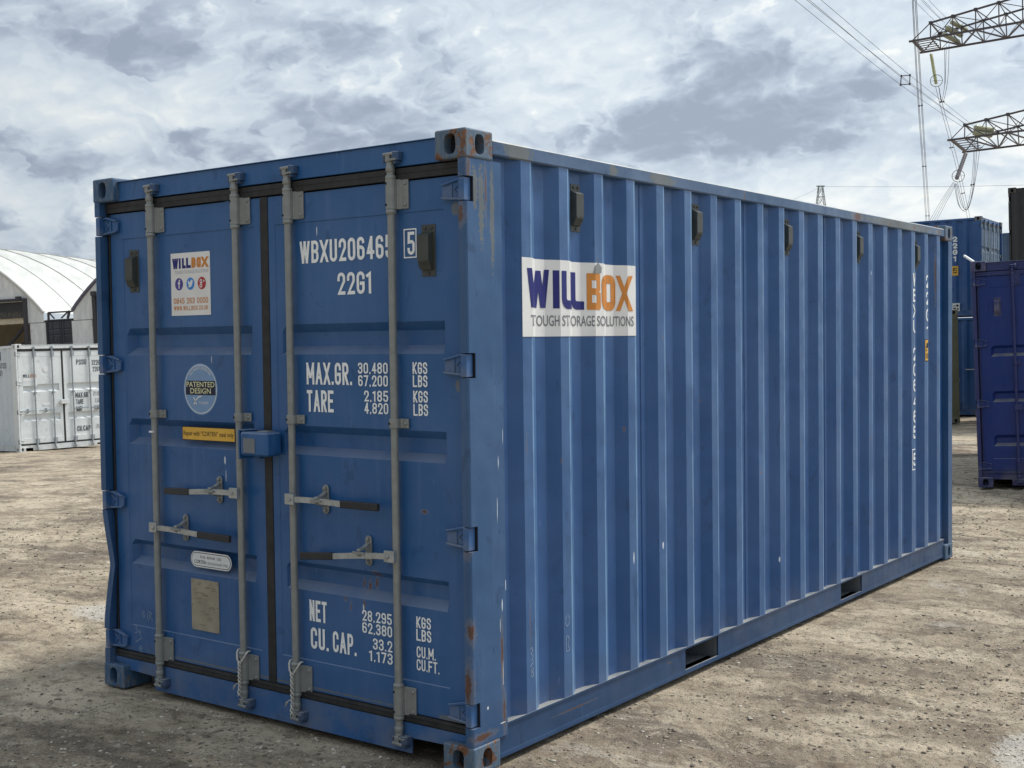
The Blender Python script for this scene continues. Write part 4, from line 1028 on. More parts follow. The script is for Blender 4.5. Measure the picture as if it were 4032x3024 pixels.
# ---- large sign following the corrugations
AY = arc_to_y()
def y_of_s(s):
    for (s0, y0), (s1, y1) in zip(AY, AY[1:]):
        if s0 <= s <= s1: return y0+(y1-y0)*(s-s0)/(s1-s0)
    return AY[-1][1]
def s_of_y(y):
    for (s0, y0), (s1, y1) in zip(AY, AY[1:]):
        if y0 <= y <= y1: return s0+(s1-s0)*(y-y0)/(y1-y0)
def on_side(s, z, off):
    y = y_of_s(s); return Vector((CW-prof_x(y)+off, y, z))
def slice_map(me, s0, off, zf, xshift=0):
    """cut a flat mesh (x along the wall, y up) at every fold of the wall and lay it on the wall"""
    bm = bmesh.new(); bm.from_mesh(me)
    for s_, _ in AY:
        c_ = s_-s0
        bmesh.ops.bisect_plane(bm, geom=bm.verts[:]+bm.edges[:]+bm.faces[:], plane_co=(c_, 0, 0), plane_no=(1, 0, 0), dist=1e-6)
    for v in bm.verts: v.co = on_side(v.co.x+s0, zf(v.co.y, v.co.x), off+v.co.z)
    bm.to_mesh(me); bm.free(); me.update(); return me
S0, S1 = s_of_y(RIDGE0-.074), s_of_y(RIDGE0+3*PITCH+.004); SW = S1-S0
def flat_mesh(mb, name, mat): return mb.mesh(name, mat, fix=False)
mb = MB(); mb.add([(0, 0, 0), (SW, 0, 0), (SW, .332, 0), (0, .334, 0)], [(0, 1, 2, 3)])
me = slice_map(flat_mesh(mb, 'sign', M['vinyl']), S0, .0022, lambda y, x: 1.764+y)
sg = put('sign', me, R0); tag(sg, 'white vinyl sign reading WILLBOX TOUGH STORAGE SOLUTIONS stretched over the corrugations')
# the print was stretched unevenly when the vinyl was pushed into the folds: letters keep the widths surveyed on site
def seen(y): px = prof_x(y); return CP.y+(y-CP.y)*(CP.x+.02)/(CP.x+px)
SEEN = [(seen(y), s_) for s_, y in AY]
def seen_to_s(a):
    for (a0, s0), (a1, s1) in zip(SEEN, SEEN[1:]):
        if a0 <= a <= a1: return s0+(s1-s0)*(a-a0)/(a1-a0)
    return SEEN[-1][1]
def slice_seen(me, off):
    bm = bmesh.new(); bm.from_mesh(me)
    for a_, _ in SEEN: bmesh.ops.bisect_plane(bm, geom=bm.verts[:]+bm.edges[:]+bm.faces[:], plane_co=(a_, 0, 0), plane_no=(1, 0, 0), dist=1e-6)
    for v in bm.verts: v.co = on_side(seen_to_s(v.co.x), 1.764+v.co.y, off+v.co.z)
    bm.to_mesh(me); bm.free(); me.update(); return me
pos = {'W': (.424, .585), 'I': (.613, .664), 'L1': (.681, .757), 'L2': (.750, .858), 'B': (.880, .997), 'O': (1.006, 1.122), 'X': (1.126, 1.281)}
HL, ZL = .166, .124
def quadadd(mb, q, x0, z0, lift): mb.add([(x0+p.x, z0+p.y, lift) for p in q], [(0, 1, 2, 3)])
for mname, items in (('navy', (('W', 'W'), ('I', 'I'), ('L', 'L1'), ('L', 'L2'))), ('orange', (('B', 'B'), ('O', 'O'), ('X', 'X')))):
    mb = MB()
    for ch, key in items:
        a, b_ = pos[key]; w_ = b_-a; dz = -(a-.42)*.010; z_ = ZL+dz
        if ch == 'I': mb.add([(a, z_, 0), (b_, z_, 0), (b_, z_+HL, 0), (a, z_+HL, 0)], [(0, 1, 2, 3)]); continue
        if ch == 'W':
            hw_ = .0185
            for qi, (xa_, za_, xb_, zb_) in enumerate(((.018, HL, .046, .0), (.046, 0, .078, HL-.006), (.078, HL-.006, .112, 0), (.112, 0, .142, HL))):
                mb.add([(a+xa_-hw_, z_+za_, .0003*qi), (a+xa_+hw_, z_+za_, .0003*qi), (a+xb_+hw_, z_+zb_, .0003*qi), (a+xb_-hw_, z_+zb_, .0003*qi)], [(0, 1, 2, 3)])
            continue
        if ch == 'L':
            pp, _ = fillet([(.020, HL), (.020, .018, 1), (w_, .018)], .028)
            for qi, q in enumerate(stroke_quads(pp, False, .038)): quadadd(mb, q, a, z_, .0002*(qi % 5))
            continue
        t = .040
        if ch == 'O':
            pp, cl = fillet([(t/2, t/2, 1), (w_-t/2, t/2, 1), (w_-t/2, HL-t/2, 1), (t/2, HL-t/2, 1), 'c'], t*.62)
            for qi, q in enumerate(stroke_quads(pp, True, t)): quadadd(mb, q, a, z_, .0002*(qi % 5))
            continue
        if ch == 'B':
            for x0_, x1_, z0_, z1_ in ((0, .044, 0, HL), (.044, w_-.034, 0, .032), (.044, w_-.034, .068, .098), (.044, w_-.034, HL-.032, HL), (w_-.034, w_, .006, .078), (w_-.034, w_-.004, .088, HL-.006), (w_-.034, w_-.010, .078, .088), (w_-.034, w_-.006, 0, .006), (w_-.034, w_-.010, HL-.006, HL)):
                mb.add([(a+x0_, z_+z0_, 0), (a+x1_, z_+z0_, 0), (a+x1_, z_+z1_, 0), (a+x0_, z_+z1_, 0)], [(0, 1, 2, 3)])
            continue
        for li, (x0_, x1_) in enumerate(((0, w_-.040), (w_-.040, 0))):
            mb.add([(a+x0_, z_, li*.0004), (a+x0_+.040, z_, li*.0004), (a+x1_+.040, z_+HL, li*.0004), (a+x1_, z_+HL, li*.0004)], [(0, 1, 2, 3)])
    put('lettering', slice_seen(flat_mesh(mb, 'lettering', M[mname]), .0034), sg)
me = font_text('TOUGH STORAGE SOLUTIONS', .066, M['greyprint'], .012); w_ = width_of(me); x_ = min(v.co.x for v in me.vertices); a, b_ = .449, 1.286
for v in me.vertices: v.co = Vector((a+(v.co.x-x_)*(b_-a)/w_, .066+v.co.y, 0))
put('lettering', slice_seen(me, .0034), sg)
mb = MB(); mb.add([(0, 0, 0), (.06, .004, 0), (.066, .03, 0), (.035, .052, 0), (.01, .035, 0)], [(0, 1, 2, 3, 4)])
put('torn_patch', slice_map(flat_mesh(mb, 'torn_patch', M['zinc']), s_of_y(.930), .0046, lambda y, x: 2.047+y), sg)
# numbers running down the far end of the side
def column(txt, yc, ztop, step, w, h, t, parent, box_last=False):
    mb = MB(); z = ztop; sc = s_of_y(yc)
    for i, ch in enumerate(txt):
        if ch == ' ': z -= step*.75; continue
        for q, li in glyph_polys(ch, w, h, t): mb.add([(p.x-w/2, z-h+p.y, li*.0004) for p in q], [(0, 1, 2, 3)])
        if box_last and i == len(txt)-1:
            for A, B in (((-w*.75, z-h-.03), (w*.75, z-h-.022)), ((-w*.75, z+.022), (w*.75, z+.03)), ((-w*.75, z-h-.022), (-w*.75+.008, z+.022)), ((w*.75-.008, z-h-.022), (w*.75, z+.022))):
                mb.add([(A[0], A[1], 0), (B[0], A[1], 0), (B[0], B[1], 0), (A[0], B[1], 0)], [(0, 1, 2, 3)])
        z -= step
    put('lettering', slice_map(flat_mesh(mb, 'lettering', M['white']), sc, .0015, lambda y, x: y), parent)
column('WBXU 206465 5', 5.224, 2.200, .114, .085, .095, .017, R0, True)
column('22G1', 5.505, 2.195, .125, .085, .095, .017, R0)
mb = MB(); mb.add([(-.006, 0, 0), (.085, 0, 0), (.085, .165, 0), (-.006, .165, 0)], [(0, 1, 2, 3)]); st = put('sticker', slice_map(flat_mesh(mb, 'sticker', M['black']), s_of_y(5.445), .0012, lambda y, x: 1.553+y), R0); tag(st, 'yellow caution sticker near the far end of the side')
mb = MB(); mb.add([(-.0, .006, 0), (.079, .006, 0), (.079, .159, 0), (-.0, .159, 0)], [(0, 1, 2, 3)]); put('sticker_face', slice_map(flat_mesh(mb, 'sticker_face', M['yellow']), s_of_y(5.445), .0020, lambda y, x: 1.553+y), st)
mb = MB()
for i in range(5): mb.add([(.01, .022+i*.008, 0), (.06, .022+i*.008, 0), (.06, .026+i*.008, 0), (.01, .026+i*.008, 0)], [(0, 1, 2, 3)])
mb.add([(.012, .075, 0), (.03, .075, 0), (.03, .09, 0), (.012, .09, 0)], [(0, 1, 2, 3)]); mb.add([(.01, .100, 0), (.06, .100, 0), (.06, .135, 0), (.03, .14, 0)], [(0, 1, 2, 3)])
put('sticker_print', slice_map(flat_mesh(mb, 'sticker_print', M['black']), s_of_y(5.445), .0028, lambda y, x: 1.553+y), st)
# chalk 3/8 and OR on the first two ridges
scribble([[(.404, .505), (.418, .512), (.424, .498), (.410, .486), (.424, .476), (.420, .458), (.406, .456)], [(.432, .452), (.404, .430)], [(.428, .418), (.418, .424), (.412, .412), (.428, .398), (.422, .384), (.410, .390), (.414, .402), (.428, .414)]], R0, 0, .003, fm=lambda a, b_: (CW-.0108, a, b_-.07))
scribble([[(.686, .60), (.676, .59), (.674, .565), (.686, .55), (.700, .56), (.702, .59), (.692, .602)], [(.676, .44), (.700, .44)], [(.676, .44), (.676, .50), (.690, .51), (.700, .49), (.690, .47)], [(.690, .47), (.704, .44)]], R0, 0, .003, fm=lambda a, b_: (CW-.0108, a, b_-.07))

# ---- rope ties round the two middle bars (held by the bars: things of their own)
def rope(xc, z0, zhook, seed, label, drop):
    rg = random.Random(seed); o = empty('rope_tie', Matrix.Translation((xc-CW, 0, 0))); tag(o, label, 'rope', 'rope ties on the locking bars')
    mb = MB(); pts = []
    for i in range(15):
        t = -PI*.62+PI*1.24*i/14+PI/2*0
        pts.append((.006+.034*math.sin(t), .020-.034*math.cos(t)*.8-.004, z0-.052*(math.cos(t)**2)*(1 if abs(t) < PI/2 else .3)))
    mb.tube(pts, .0045, 6); mb.build('loop', M['rope'], o, fix=False)
    zt = z0-.05
    for ph in (0, PI):
        mb = MB(); pts = []
        for i in range(46):
            u = i/45; a = u*26+ph; r = .0052*(1+.3*rg.random()); pts.append((.010+r*math.cos(a), -.014+r*math.sin(a)+(.0 if u < .8 else -.004), zt-(zt-zhook)*u))
        mb.tube(pts, .0036, 5)
        mb.build('strand', M['rope'], o, fix=False)
    mb = MB()
    for i in range(4): mb.tube([(-.006, -.012, drop), (-.016-.006*i, -.014, drop-.004-.004*i), (-.024-.005*i, -.012, drop-.018-.006*i)], .0018, 4)
    tag(mb.build('frayed_end', M['rope'], o, fix=False), kind='stuff')
rope(1.053, .322, .115, 4, 'twisted white rope tied round the foot of the locking bar left of the door gap', .172)
rope(1.403, .322, .085, 9, 'twisted white rope tied round the foot of the locking bar right of the door gap', .150)

# ================================================================== other containers
# white container on the left
mats_w = dict(post=M['whitec'], rail=M['whitec'], side=M['whitec_side'], door=M['whitec'], trim=M['whitec'], seal=M['rubber'], bar=M['greybar'], under=M['hole'])
wh = container('white_shipping_container', 'white container with grey locking bars and dark lettering in front of the arched shelters', T3(-24.15, 12.97, -.79, 86, .1, -1.9), mats_w, detail=1, ribs=RIBS2, bars=(.47, .94, 1.47, 1.94))
def ctext(rows, parent, mat, y=.0485):
    for txt, x0, ztop, h, w_, t, fit in rows:
        mb = MB(); text_mesh(mb, txt, w_, h, t, w_*.22, lambda a, b_, l: (x0+a, y-l*4, ztop-h+b_), fit=fit, lift=.0008); mb.build('lettering', mat, parent, fix=False)
ctext([('PSSU', 1.60, 2.19, .13, .055, .017, .27), ('322632', 2.02, 2.17, .13, .055, .017, .33), ('22G1', 2.04, 2.00, .12, .05, .016, .20),
       ('MAX.GR', 1.54, 1.37, .13, .05, .018, .34), ('TARE', 1.55, 1.20, .12, .05, .018, .20), ('NET', 1.55, 1.02, .12, .05, .018, .17), ('CU.CAP', 1.55, .54, .13, .05, .018, .36)], wh['right'], M['dkprint'])
ctext([('30,480  KGS', 2.03, 1.38, .05, .022, .006, .34), ('67,200  LBS', 2.03, 1.32, .05, .022, .006, .34), ('2,210  KGS', 2.07, 1.21, .05, .022, .006, .30), ('4,880  LBS', 2.07, 1.15, .05, .022, .006, .30), ('28,270  KGS', 2.03, 1.03, .05, .022, .006, .34), ('62,320  LBS', 2.03, .97, .05, .022, .006, .34), ('33.2 CU.M', 2.08, .56, .05, .022, .006, .26), ('1,173 CU.FT', 2.06, .50, .05, .022, .006, .28)], wh['right'], M['greyprint'])
mb = MB(); mb.box(2.18, 2.36, .047, .049, .10+.17, .38+.17-.05); mb.build('data_plate', M['greyprint'], wh['root'])
mb = MB(); mb.box(.18, .545, .047, .0485, 1.58, 1.86); st = mb.build('sticker', M['whitec'], wh['root'])
ctext([('WILL', .19, 1.86, .075, .035, .014, .17)], wh['root'], M['dkprint'], .0445); ctext([('BOX', .365, 1.86, .075, .045, .016, .17)], wh['root'], M['salmon'], .0445)
mb = MB(); mb.box(.19, .53, .044, .0465, 1.69, 1.755); mb.build('sticker_face', M['vinyl_white'], st)
mb = MB(); mb.lathe([(-.002, .075), (0, .075)], (.78, .047, 1.98), ax='y', k=20); mb.build('sticker', M['vinyl_white'], wh['root'])
_s, _ = pill(.66, .92, .84+.25, .90+.26, .046, M['vinyl_white'], wh['root'], 'sticker')
mb = MB(); mb.box(1.11, 1.33, -.03, .04, 1.11, 1.22); mb.build('lock_box', M['whitec'], wh['root'], bevel=.008)
mb = MB()
text_mesh(mb, '6322', .07, .13, .018, .02, lambda a, b_, l: (-.0+.0102-l, .84-a, 2.03+b_)); text_mesh(mb, '22G1', .07, .13, .018, .02, lambda a, b_, l: (-.0+.0102-l, 1.0-a, 1.85+b_)); mb.build('lettering', M['dkprint'], wh['root'], fix=False)
put('vent', vent_mesh(M['steelworn']), wh['root'], (.046, RIDGE0+PITCH+.104, 2.33), (0, 0, -PI/2))

# indigo container on the right
mats_p = dict(post=M['indigo_trim'], rail=M['indigo_trim'], side=M['indigo'], door=M['indigo'], trim=M['indigo_trim'], seal=M['indigo_trim'], bar=M['indigo_trim'], under=M['hole'])
pu = container('indigo_shipping_container', 'dark indigo container standing by itself on the dirt at the right edge', T3(-1.19, 10.80, -.01, 12, .4, -1.9), mats_p, detail=2, ribs=[(1.53+.09, 1.50+.09, 1.44+.09, 1.405+.09), (.94+.16, .91+.16, .85+.16, .815+.16), (.60, .565, .505, .47)], bars=(.44, .98, 1.46, 2.0), handles=False)
put('vent', vent_mesh(M['indigo_trim']), pu['left'], (.27, .0535, 2.06))
mb = MB(); mb.bar((.44, -.004, 1.02-.11), (.86, -.004, 1.0-.11), .012, .028); mb.box(.42, .50, -.02, .01, .885, .945); mb.build('handle', M['indigo_trim'], pu['root'])
# reflective strips on the lower slopes of the recesses: bare primer showing pale
for (a, b_, c_, d_) in [(1.62, 1.59, 1.53, 1.495), (1.10, 1.07, 1.01, .975), (.60, .565, .505, .47)]:
    pass
# white rod lying on its roof
mb = MB(); A = Vector((-1.19, 10.80, 2.60))+Vector((.0, .25, 0)); 
rod = MB(); rod.bar(atd(3797, 1007, 14.9), atd(3834, 1031, 14.62), .022); ro = rod.build('white_rod', M['vinyl_white']); tag(ro, 'short white rod sticking out over the roof corner of the indigo container', 'rod')

# stacked royal blue pair
mats_b = dict(post=M['royal'], casting=M['steelworn'], rail=M['royal'], side=M['royal'], door=M['royal_door'], trim=M['royal'], seal=M['rubber'], bar=M['royal_bar'], under=M['hole'])
def code_side(root, z1, mat):
    mb = MB()
    for i, ch in enumerate('22G1'):
        for q, li in glyph_polys(ch, .12, .14, .034): mb.add([(.0095-li*.0008, .735-p.x, z1-i*.17+p.y-.14) for p in q], [(0, 1, 2, 3)])
    mb.build('lettering', M['white'], root, fix=False)
    mb = MB(); mb.box(.0085, .0105, .60, .76, z1-1.02, z1-.77); s_ = mb.build('sticker', M['yellow'], root)
    mb = MB()
    for a, b_, c_, d_ in ((.63, .73, -.95, -.93), (.63, .67, -.90, -.87), (.69, .73, -.90, -.85), (.63, .73, -.84, -.82)): mb.box(.006, .0084, a, b_, z1+c_, z1+d_)
    mb.build('sticker_print', M['black'], s_)
    mb = MB(); mb.box(.0085, .0105, .57, .76, z1-1.95, z1-1.74); s_ = mb.build('sticker', M['vinyl_white'], root)
    mb = MB()
    for a, b_, c_, d_ in ((.60, .66, -1.83, -1.78), (.68, .73, -1.82, -1.80), (.60, .64, -1.91, -1.87), (.67, .73, -1.90, -1.86)): mb.box(.006, .0084, a, b_, z1+c_, z1+d_)
    mb.build('sticker_print', M['black'], s_)
bu = container('royal_blue_container', 'royal blue container on top of another, its doors with pale locking bars seen edge-on', T3(-6.54, 29.46, 2.215, 93.4, 0, -.6), mats_b, detail=1, bars=(.47, .94, 1.47, 1.94))
code_side(bu['root'], 2.10, M['white'])
bl = container('royal_blue_container', 'royal blue container underneath another, seen between the olive and the indigo containers', T3(-6.54, 29.46, -.378, 93.4, 0, -.6), mats_b, detail=1, bars=(.47, .94, 1.47, 1.94))
code_side(bl['root'], 2.10, M['white'])
mb = MB(); mb.box(.0, .0105, .10, .42, 1.20, 1.225); mb.build('paint_mark', M['greylight'], bl['root'])
# olive container
mats_o = dict(post=M['olive'], rail=M['olive'], side=M['olive'], door=M['olive'], trim=M['olive'], seal=M['rubber'], bar=M['olive'], under=M['hole'])
og = CP+dirpx(3781, 1666)*28.6
container('olive_shipping_container', 'olive green container showing as a narrow strip behind the far end of the nearest container', T3(og.x, og.y, og.z, 109, 0, -1.2), mats_o, detail=0)
# charcoal container upper right, on a second one
mats_k = dict(post=M['charc'], rail=M['charc'], side=M['charc'], door=M['charc'], trim=M['charc'], seal=M['rubber'], bar=M['charc'], under=M['hole'])
kc = container('black_shipping_container', 'tall black container rising at the right edge above the indigo one', T3(-4.32, 23.75, 2.24, 7, .3, -1.0), mats_k, detail=0, doors=False)
mb = MB(); mb.box(.46, .468, .004, .0115, .14, 2.46); mb.build('panel_joint', M['hole'], kc)
mb = MB(); mb.box(.52, .70, .003, .008, 1.45, 1.95); mb.build('sticker', M['vinyl_white'], kc)
for z in (2.27, 1.02): mb = MB(); mb.box(.004, .03, -.006, .004, z, z+.03); mb.build('hinge_pin', M['zinc_light'], kc)
container('black_shipping_container', 'black container carrying another black one, hidden behind the indigo container', T3(-4.32, 23.75, -.355, 7, .3, -1.0), mats_k, detail=0, doors=False)
# far dull blue stack between them
mats_f = dict(post=M['dkblue'], rail=M['dkblue'], side=M['dkblue'], door=M['dkblue'], trim=M['dkblue'], seal=M['dkblue'], bar=M['dkblue'], under=M['hole'])
fp = CP+dirpx(3900, 920)*46.0
container('dull_blue_container', 'dull blue container topmost of the far stack behind the black container', T3(fp.x, fp.y, fp.z-CH, 10, 0, -1.9), mats_f, detail=0, doors=False)
container('dull_blue_container', 'dull blue container at the foot of the far stack, behind the black container', T3(fp.x-.08, fp.y, fp.z-2*CH-.01, 10, 0, -1.9), mats_f, detail=0, doors=False)

# ================================================================== arched fabric shelters (about 108 m away)
m, n, b = bsdf('white_shelter_fabric', (.74, .74, .71), .55)
tc = n.n('ShaderNodeTexCoord'); P = tc.outputs['Object']; z = n.noise(P, .9, 5, .6)
n.put(b.inputs['Base Color'], n.mix(n.rng(z, .35, .68), (.54, .54, .51), (.64, .64, .61))); bump(n, b, n.noise(P, .7, 4, .55), .3, .25); M['fabric'] = m
m2, n, b = bsdf('gable_fabric', (.62, .64, .66), .6)
tc = n.n('ShaderNodeTexCoord'); P = tc.outputs['Object']; z = n.noise(n.vm('MULTIPLY', P, (2.5, 2.5, .7)), 1.1, 5, .6, .5)
n.put(b.inputs['Base Color'], n.mix(n.rng(z, .35, .68), (.64, .65, .65), (.78, .78, .76))); bump(n, b, z, .5, .2); M['gable'] = m2
M['seam'] = plain('shelter_seam', (.54, .52, .48), .7); M['darkframe'] = plain('dark_steel_frame', (.05, .048, .055), .6)
M['beige'] = plain('beige_lining', (.55, .48, .36), .8, var=.12, scale=1.5); M['greenwall'] = plain('grey_green_wall', (.075, .078, .060), .8)
M['trimtube'] = plain('purple_grey_trim', (.13, .12, .16), .6)
F1 = atd(171, 1232, 108*.93); F1.z = F1.z
view = Vector((FW.x, FW.y, 0)); bear = (F1-CP); bear.z = 0; bear.normalize()
rgt = Vector((bear.y, -bear.x, 0))
ga = math.radians(30); gdir = rgt*math.cos(ga)-bear*math.sin(ga); adir = bear*math.cos(ga)+rgt*math.sin(ga)
GM = Matrix(((gdir.x, adir.x, 0, F1.x), (gdir.y, adir.y, 0, F1.y), (0, 0, 1, F1.z), (0, 0, 0, 1))) @ Matrix.Rotation(math.radians(-2.2), 4, 'Y')
def shelter(name, label, x_foot_right, span, ang, length, bays, mw, open_from_right, with_wall):
    """local x along the gable (right foot at x_foot_right), y along the tunnel, z from the eaves"""
    o = empty(name, mw); tag(o, label, 'fabric shelter', 'arched fabric shelters')
    a = math.radians(ang); R = span/2/math.sin(a); cxs = x_foot_right-span/2; cz = -R*math.cos(a)
    nb = bays*6; na = 40; mb = MB(); vs = []
    for j in range(nb+1):
        y = length*j/nb; ph = (j % 6)/6; sag = .95*math.sin(PI*ph)**.8 if j % 6 else 0
        for i in range(na+1):
            t = -a+2*a*i/na; r = R-sag*(1-abs(t/a)**6); vs.append((cxs+r*math.sin(t), y, cz+r*math.cos(t)))
    mb.add(vs, [(j*(na+1)+i, j*(na+1)+i+1, (j+1)*(na+1)+i+1, (j+1)*(na+1)+i) for j in range(nb) for i in range(na)], True)
    mb.build('roof_cover', M['fabric'], o)
    for j in range(1, bays):
        mb = MB(); mb.tube([(cxs+(R+.02)*math.sin(-a+2*a*i/na), length*j/bays, cz+(R+.02)*math.cos(-a+2*a*i/na)) for i in range(na+1)], .035 if j % 2 == 0 else .02, 5); mb.build('roof_rib', M['seam'] if j % 2 == 0 else M['fabric'], o, fix=False)
    mb = MB(); mb.tube([(cxs+(R+.06)*math.sin(-a+2*a*i/na), -.06, cz+(R+.06)*math.cos(-a+2*a*i/na)) for i in range(na+1)], .14, 6); mb.build('edge_tube', M['trimtube'] if with_wall == 2 else M['fabric'], o, fix=False)
    # gable sheet above the opening
    zt = 1.15; xr = x_foot_right-open_from_right; xl = x_foot_right-span+open_from_right
    mb = MB(); pts = []
    xs_ = [x_foot_right-span+span*i/60 for i in range(61)]
    def ztop(x): return cz+math.sqrt(max(0, R*R-(x-cxs)**2))
    for x0_, x1_ in zip(xs_, xs_[1:]):
        b0 = zt if xl < (x0_+x1_)/2 < xr else -.75
        if max(ztop(x0_), ztop(x1_)) <= b0: continue
        mb.add([(x0_, 0, b0), (x1_, 0, b0), (x1_, 0, max(ztop(x1_), b0)), (x0_, 0, max(ztop(x0_), b0))], [(0, 1, 2, 3)])
    mb.build('gable_sheet', M['gable'], o)
    for sgn, xa in ((1, x_foot_right), (-1, x_foot_right-span)):
        mb = MB(); mb.box(xa-sgn*open_from_right+sgn*.3, xa+sgn*.15, -.05, .05, -6, -.80); mb.build('gable_leg', M['gable'], o)
        mb = MB(); mb.box(xa+sgn*.15, xa+sgn*.27, -.05, .08, -6, -.6); mb.build('frame_post', M['darkframe'], o)
    mb = MB(); mb.bar((xl, -.15, zt), (xr+.1, -.15, zt), .22); mb.bar((xr, -.1, zt+.1), (xr, -.1, -6), .28); mb.bar((xl, -.1, zt+.1), (xl, -.1, -6), .28)
    for i in range(9): x = xr-.3-i*(xr-xl-.5)/8; mb.bar((x, -.22, zt+.1), (x-.35, -.22, zt+.1), .34)
    mb.build('door_frame', M['darkframe'], o)
    mb = MB(); mb.box(xl, xr-.1, .1, .2, zt-1.45, zt-.15); mb.build('rolled_door', M['charc'], o)
    mb = MB(); mb.box(xl, xr-.05, .22, .3, zt-1.9, zt-1.45); mb.build('rolled_lining', M['beige'], o)
    mb = MB(); mb.box(xl-1.5, xr+1.6, length*.55, length*.55+.2, -6, 0.4); mb.build('inner_wall', M['beige'], o)
    mb = MB(); mb.bar((xr-.8, 1, -1.0), (xr-3.0, 1.2, -3.0), .22); mb.bar((xr-.1, 1, -2.0), (xr-3.0, 1.2, -3.0), .12); mb.bar((xl, 1.2, -3.0), (xr, 1.2, -3.0), .15); mb.build('brace', M['darkframe'], o)
    mb = MB(); mb.box(xl, xr, .8, 3.2, -6, -3.05); mb.build('low_wall', M['greenwall'], o)
    return o
shelter('arched_shelter', 'white arched fabric shelter whose ribbed roof rises behind the white container', 0, 29, 52, 42, 8, GM, 1.5, 1)
shelter('arched_shelter', 'white arched fabric shelter with purple grey edge tube, cut by the blue container', 2.75+24, 24, 52, 36, 7, GM @ Matrix.Translation((.15, -.6, 0)), 1.9, 2)
# dark container between the shelters, on another, with a railing frame on top
mats_d = dict(post=M['dkgrey'], rail=M['dkgrey'], side=M['dkgrey'], door=M['dkgrey'], trim=M['dkgrey'], seal=M['hole'], bar=M['dkgrey'], under=M['hole'])
DM = GM @ Matrix.Translation((.38, -.2, -3.15))
d1 = container('dark_grey_container', 'dark grey container in the gap between the two arched shelters', DM, mats_d, detail=0)
container('dark_grey_container', 'dark grey container beneath another in the gap between the shelters, hidden by the white container', DM @ Matrix.Translation((0, 0, -CH-.01)), mats_d, detail=0)
fr = empty('roof_frame', DM @ Matrix.Translation((0, 0, CH))); tag(fr, 'dark steel frame on the container between the shelters', 'steel frame')
mb = MB(); mb.bar((.1, .1, .55), (2.4, .1, .55), .12); mb.bar((.1, .1, 0), (.1, .1, .55), .14); mb.bar((1.75, .1, 0), (1.95, .1, .62), .16); mb.bar((.2, .1, .5), (.6, .1, .05), .10); mb.bar((1.2, .1, .05), (1.75, .1, .5), .10); mb.build('frame_bar', M['darkframe'], fr)

# ================================================================== pylons and lines
m, n, b = bsdf('weathered_galvanised', (.085, .075, .082), .6, .2)
M['pylon'] = m; M['pylon_far'] = plain('far_pylon_steel', (.24, .27, .27), .7, bmp=0)
M['insul'] = plain('glazed_insulator', (.40, .42, .30), .35, var=.08, bmp=0); M['insul_grey'] = plain('grey_insulator', (.20, .185, .20), .4, bmp=0); M['insul_y'] = plain('yellow_insulator', (.42, .42, .20), .35, bmp=0)
M['wire'] = plain('conductor', (.10, .095, .11), .5, .3, bmp=0)
DP = 140.
def arm_frame(un, vn, uf, vf, ur, vr):
    """near tip, far tip, a point further along the near bottom chord"""
    A = atd(un, vn, DP); hA = A.z
    def at_height(u, v, h): d = dirpx(u, v); return CP+d*((h-CP.z)/d.z)
    B = at_height(uf, vf, hA); return A, B
pyl = empty('lattice_pylon', Matrix.Identity(4)); tag(pyl, 'huge steel lattice pylon whose two cross-arms enter at the upper right', 'pylon')
def cross_arm(A, B, C_dir, L, s0, h0, dh, nb_, parent):
    """A near tip, B far tip of the end beam; arm runs along C_dir; box girder with top chords from s0"""
    arm_o = empty('cross_arm'); arm_o.parent = parent; D_ = (B-A)
    class Arm:
        def bar(s_, a, b, w, h=None, nm='strut'): MB().bar(a, b, w, h).build(nm, M['pylon'], arm_o, fix=False)
        def box(s_, *q): MB().box(*q).build('joint_plate', M['pylon'], arm_o, fix=False)
    arm = Arm(); up = Vector((-.033, -.007, 1)).normalized()
    Pn = lambda s: A+C_dir*s; Pf = lambda s: B+C_dir*s
    taper = lambda s: 1
    def pt(side, s, top):
        p = (Pn(s) if side == 0 else Pf(s))
        mid = (Pn(s)+Pf(s))/2
        if top: p = p+(mid-p)*.12+up*(h0+dh*(s-s0))
        return p
    for sd in (0, 1):
        arm.bar(pt(sd, -.15, 0), pt(sd, L, 0), .26, .20, 'chord'); arm.bar(pt(sd, s0, 1), pt(sd, L, 1), .20, .18, 'chord')
        arm.bar(pt(sd, .15, 0), pt(sd, s0, 1), .10)
    arm.bar(Pn(.3), Pf(.3), .30, .22); arm.bar(pt(0, s0, 1), pt(1, s0, 1), .14)
    for i in range(5): arm.bar(Pn(.5)+D_*(.15+.17*i), Pn(2.4)+D_*(.15+.17*i), .12, .08)
    sp = (L-s0)/nb_; ss = [s0+sp*i for i in range(nb_+1)]
    for i, s in enumerate(ss):
        for sd in (0, 1):
            arm.bar(pt(sd, s, 0), pt(sd, s, 1), .11)
            if i < nb_: arm.bar(pt(sd, s, 1) if True else 0, pt(sd, ss[i+1], 0), .11); arm.bar(pt(sd, s, 0), pt(sd, (s+ss[i+1])/2, 0)+(pt(sd, (s+ss[i+1])/2, 1)-pt(sd, (s+ss[i+1])/2, 0))*.5, .05)
            arm.box(*sum(([pt(sd, s, 1)[k_]-.16, pt(sd, s, 1)[k_]+.16] for k_ in range(3)), []))
        arm.bar(pt(0, s, 0), pt(1, s, 0), .10); arm.bar(pt(0, s, 1), pt(1, s, 1), .08)
        if i < nb_:
            a_, b_2 = (0, 1) if i % 2 == 0 else (1, 0)
            arm.bar(pt(a_, s, 0), pt(b_2, ss[i+1], 0), .15); arm.bar(pt(b_2, s, 1), pt(a_, ss[i+1], 1), .07)
            arm.bar(pt(0, s, 0), pt(1, s, 1), .07)
    return arm_o, pt
Aup, Bup = arm_frame(3585, 163, 3628, 207, 0, 0)
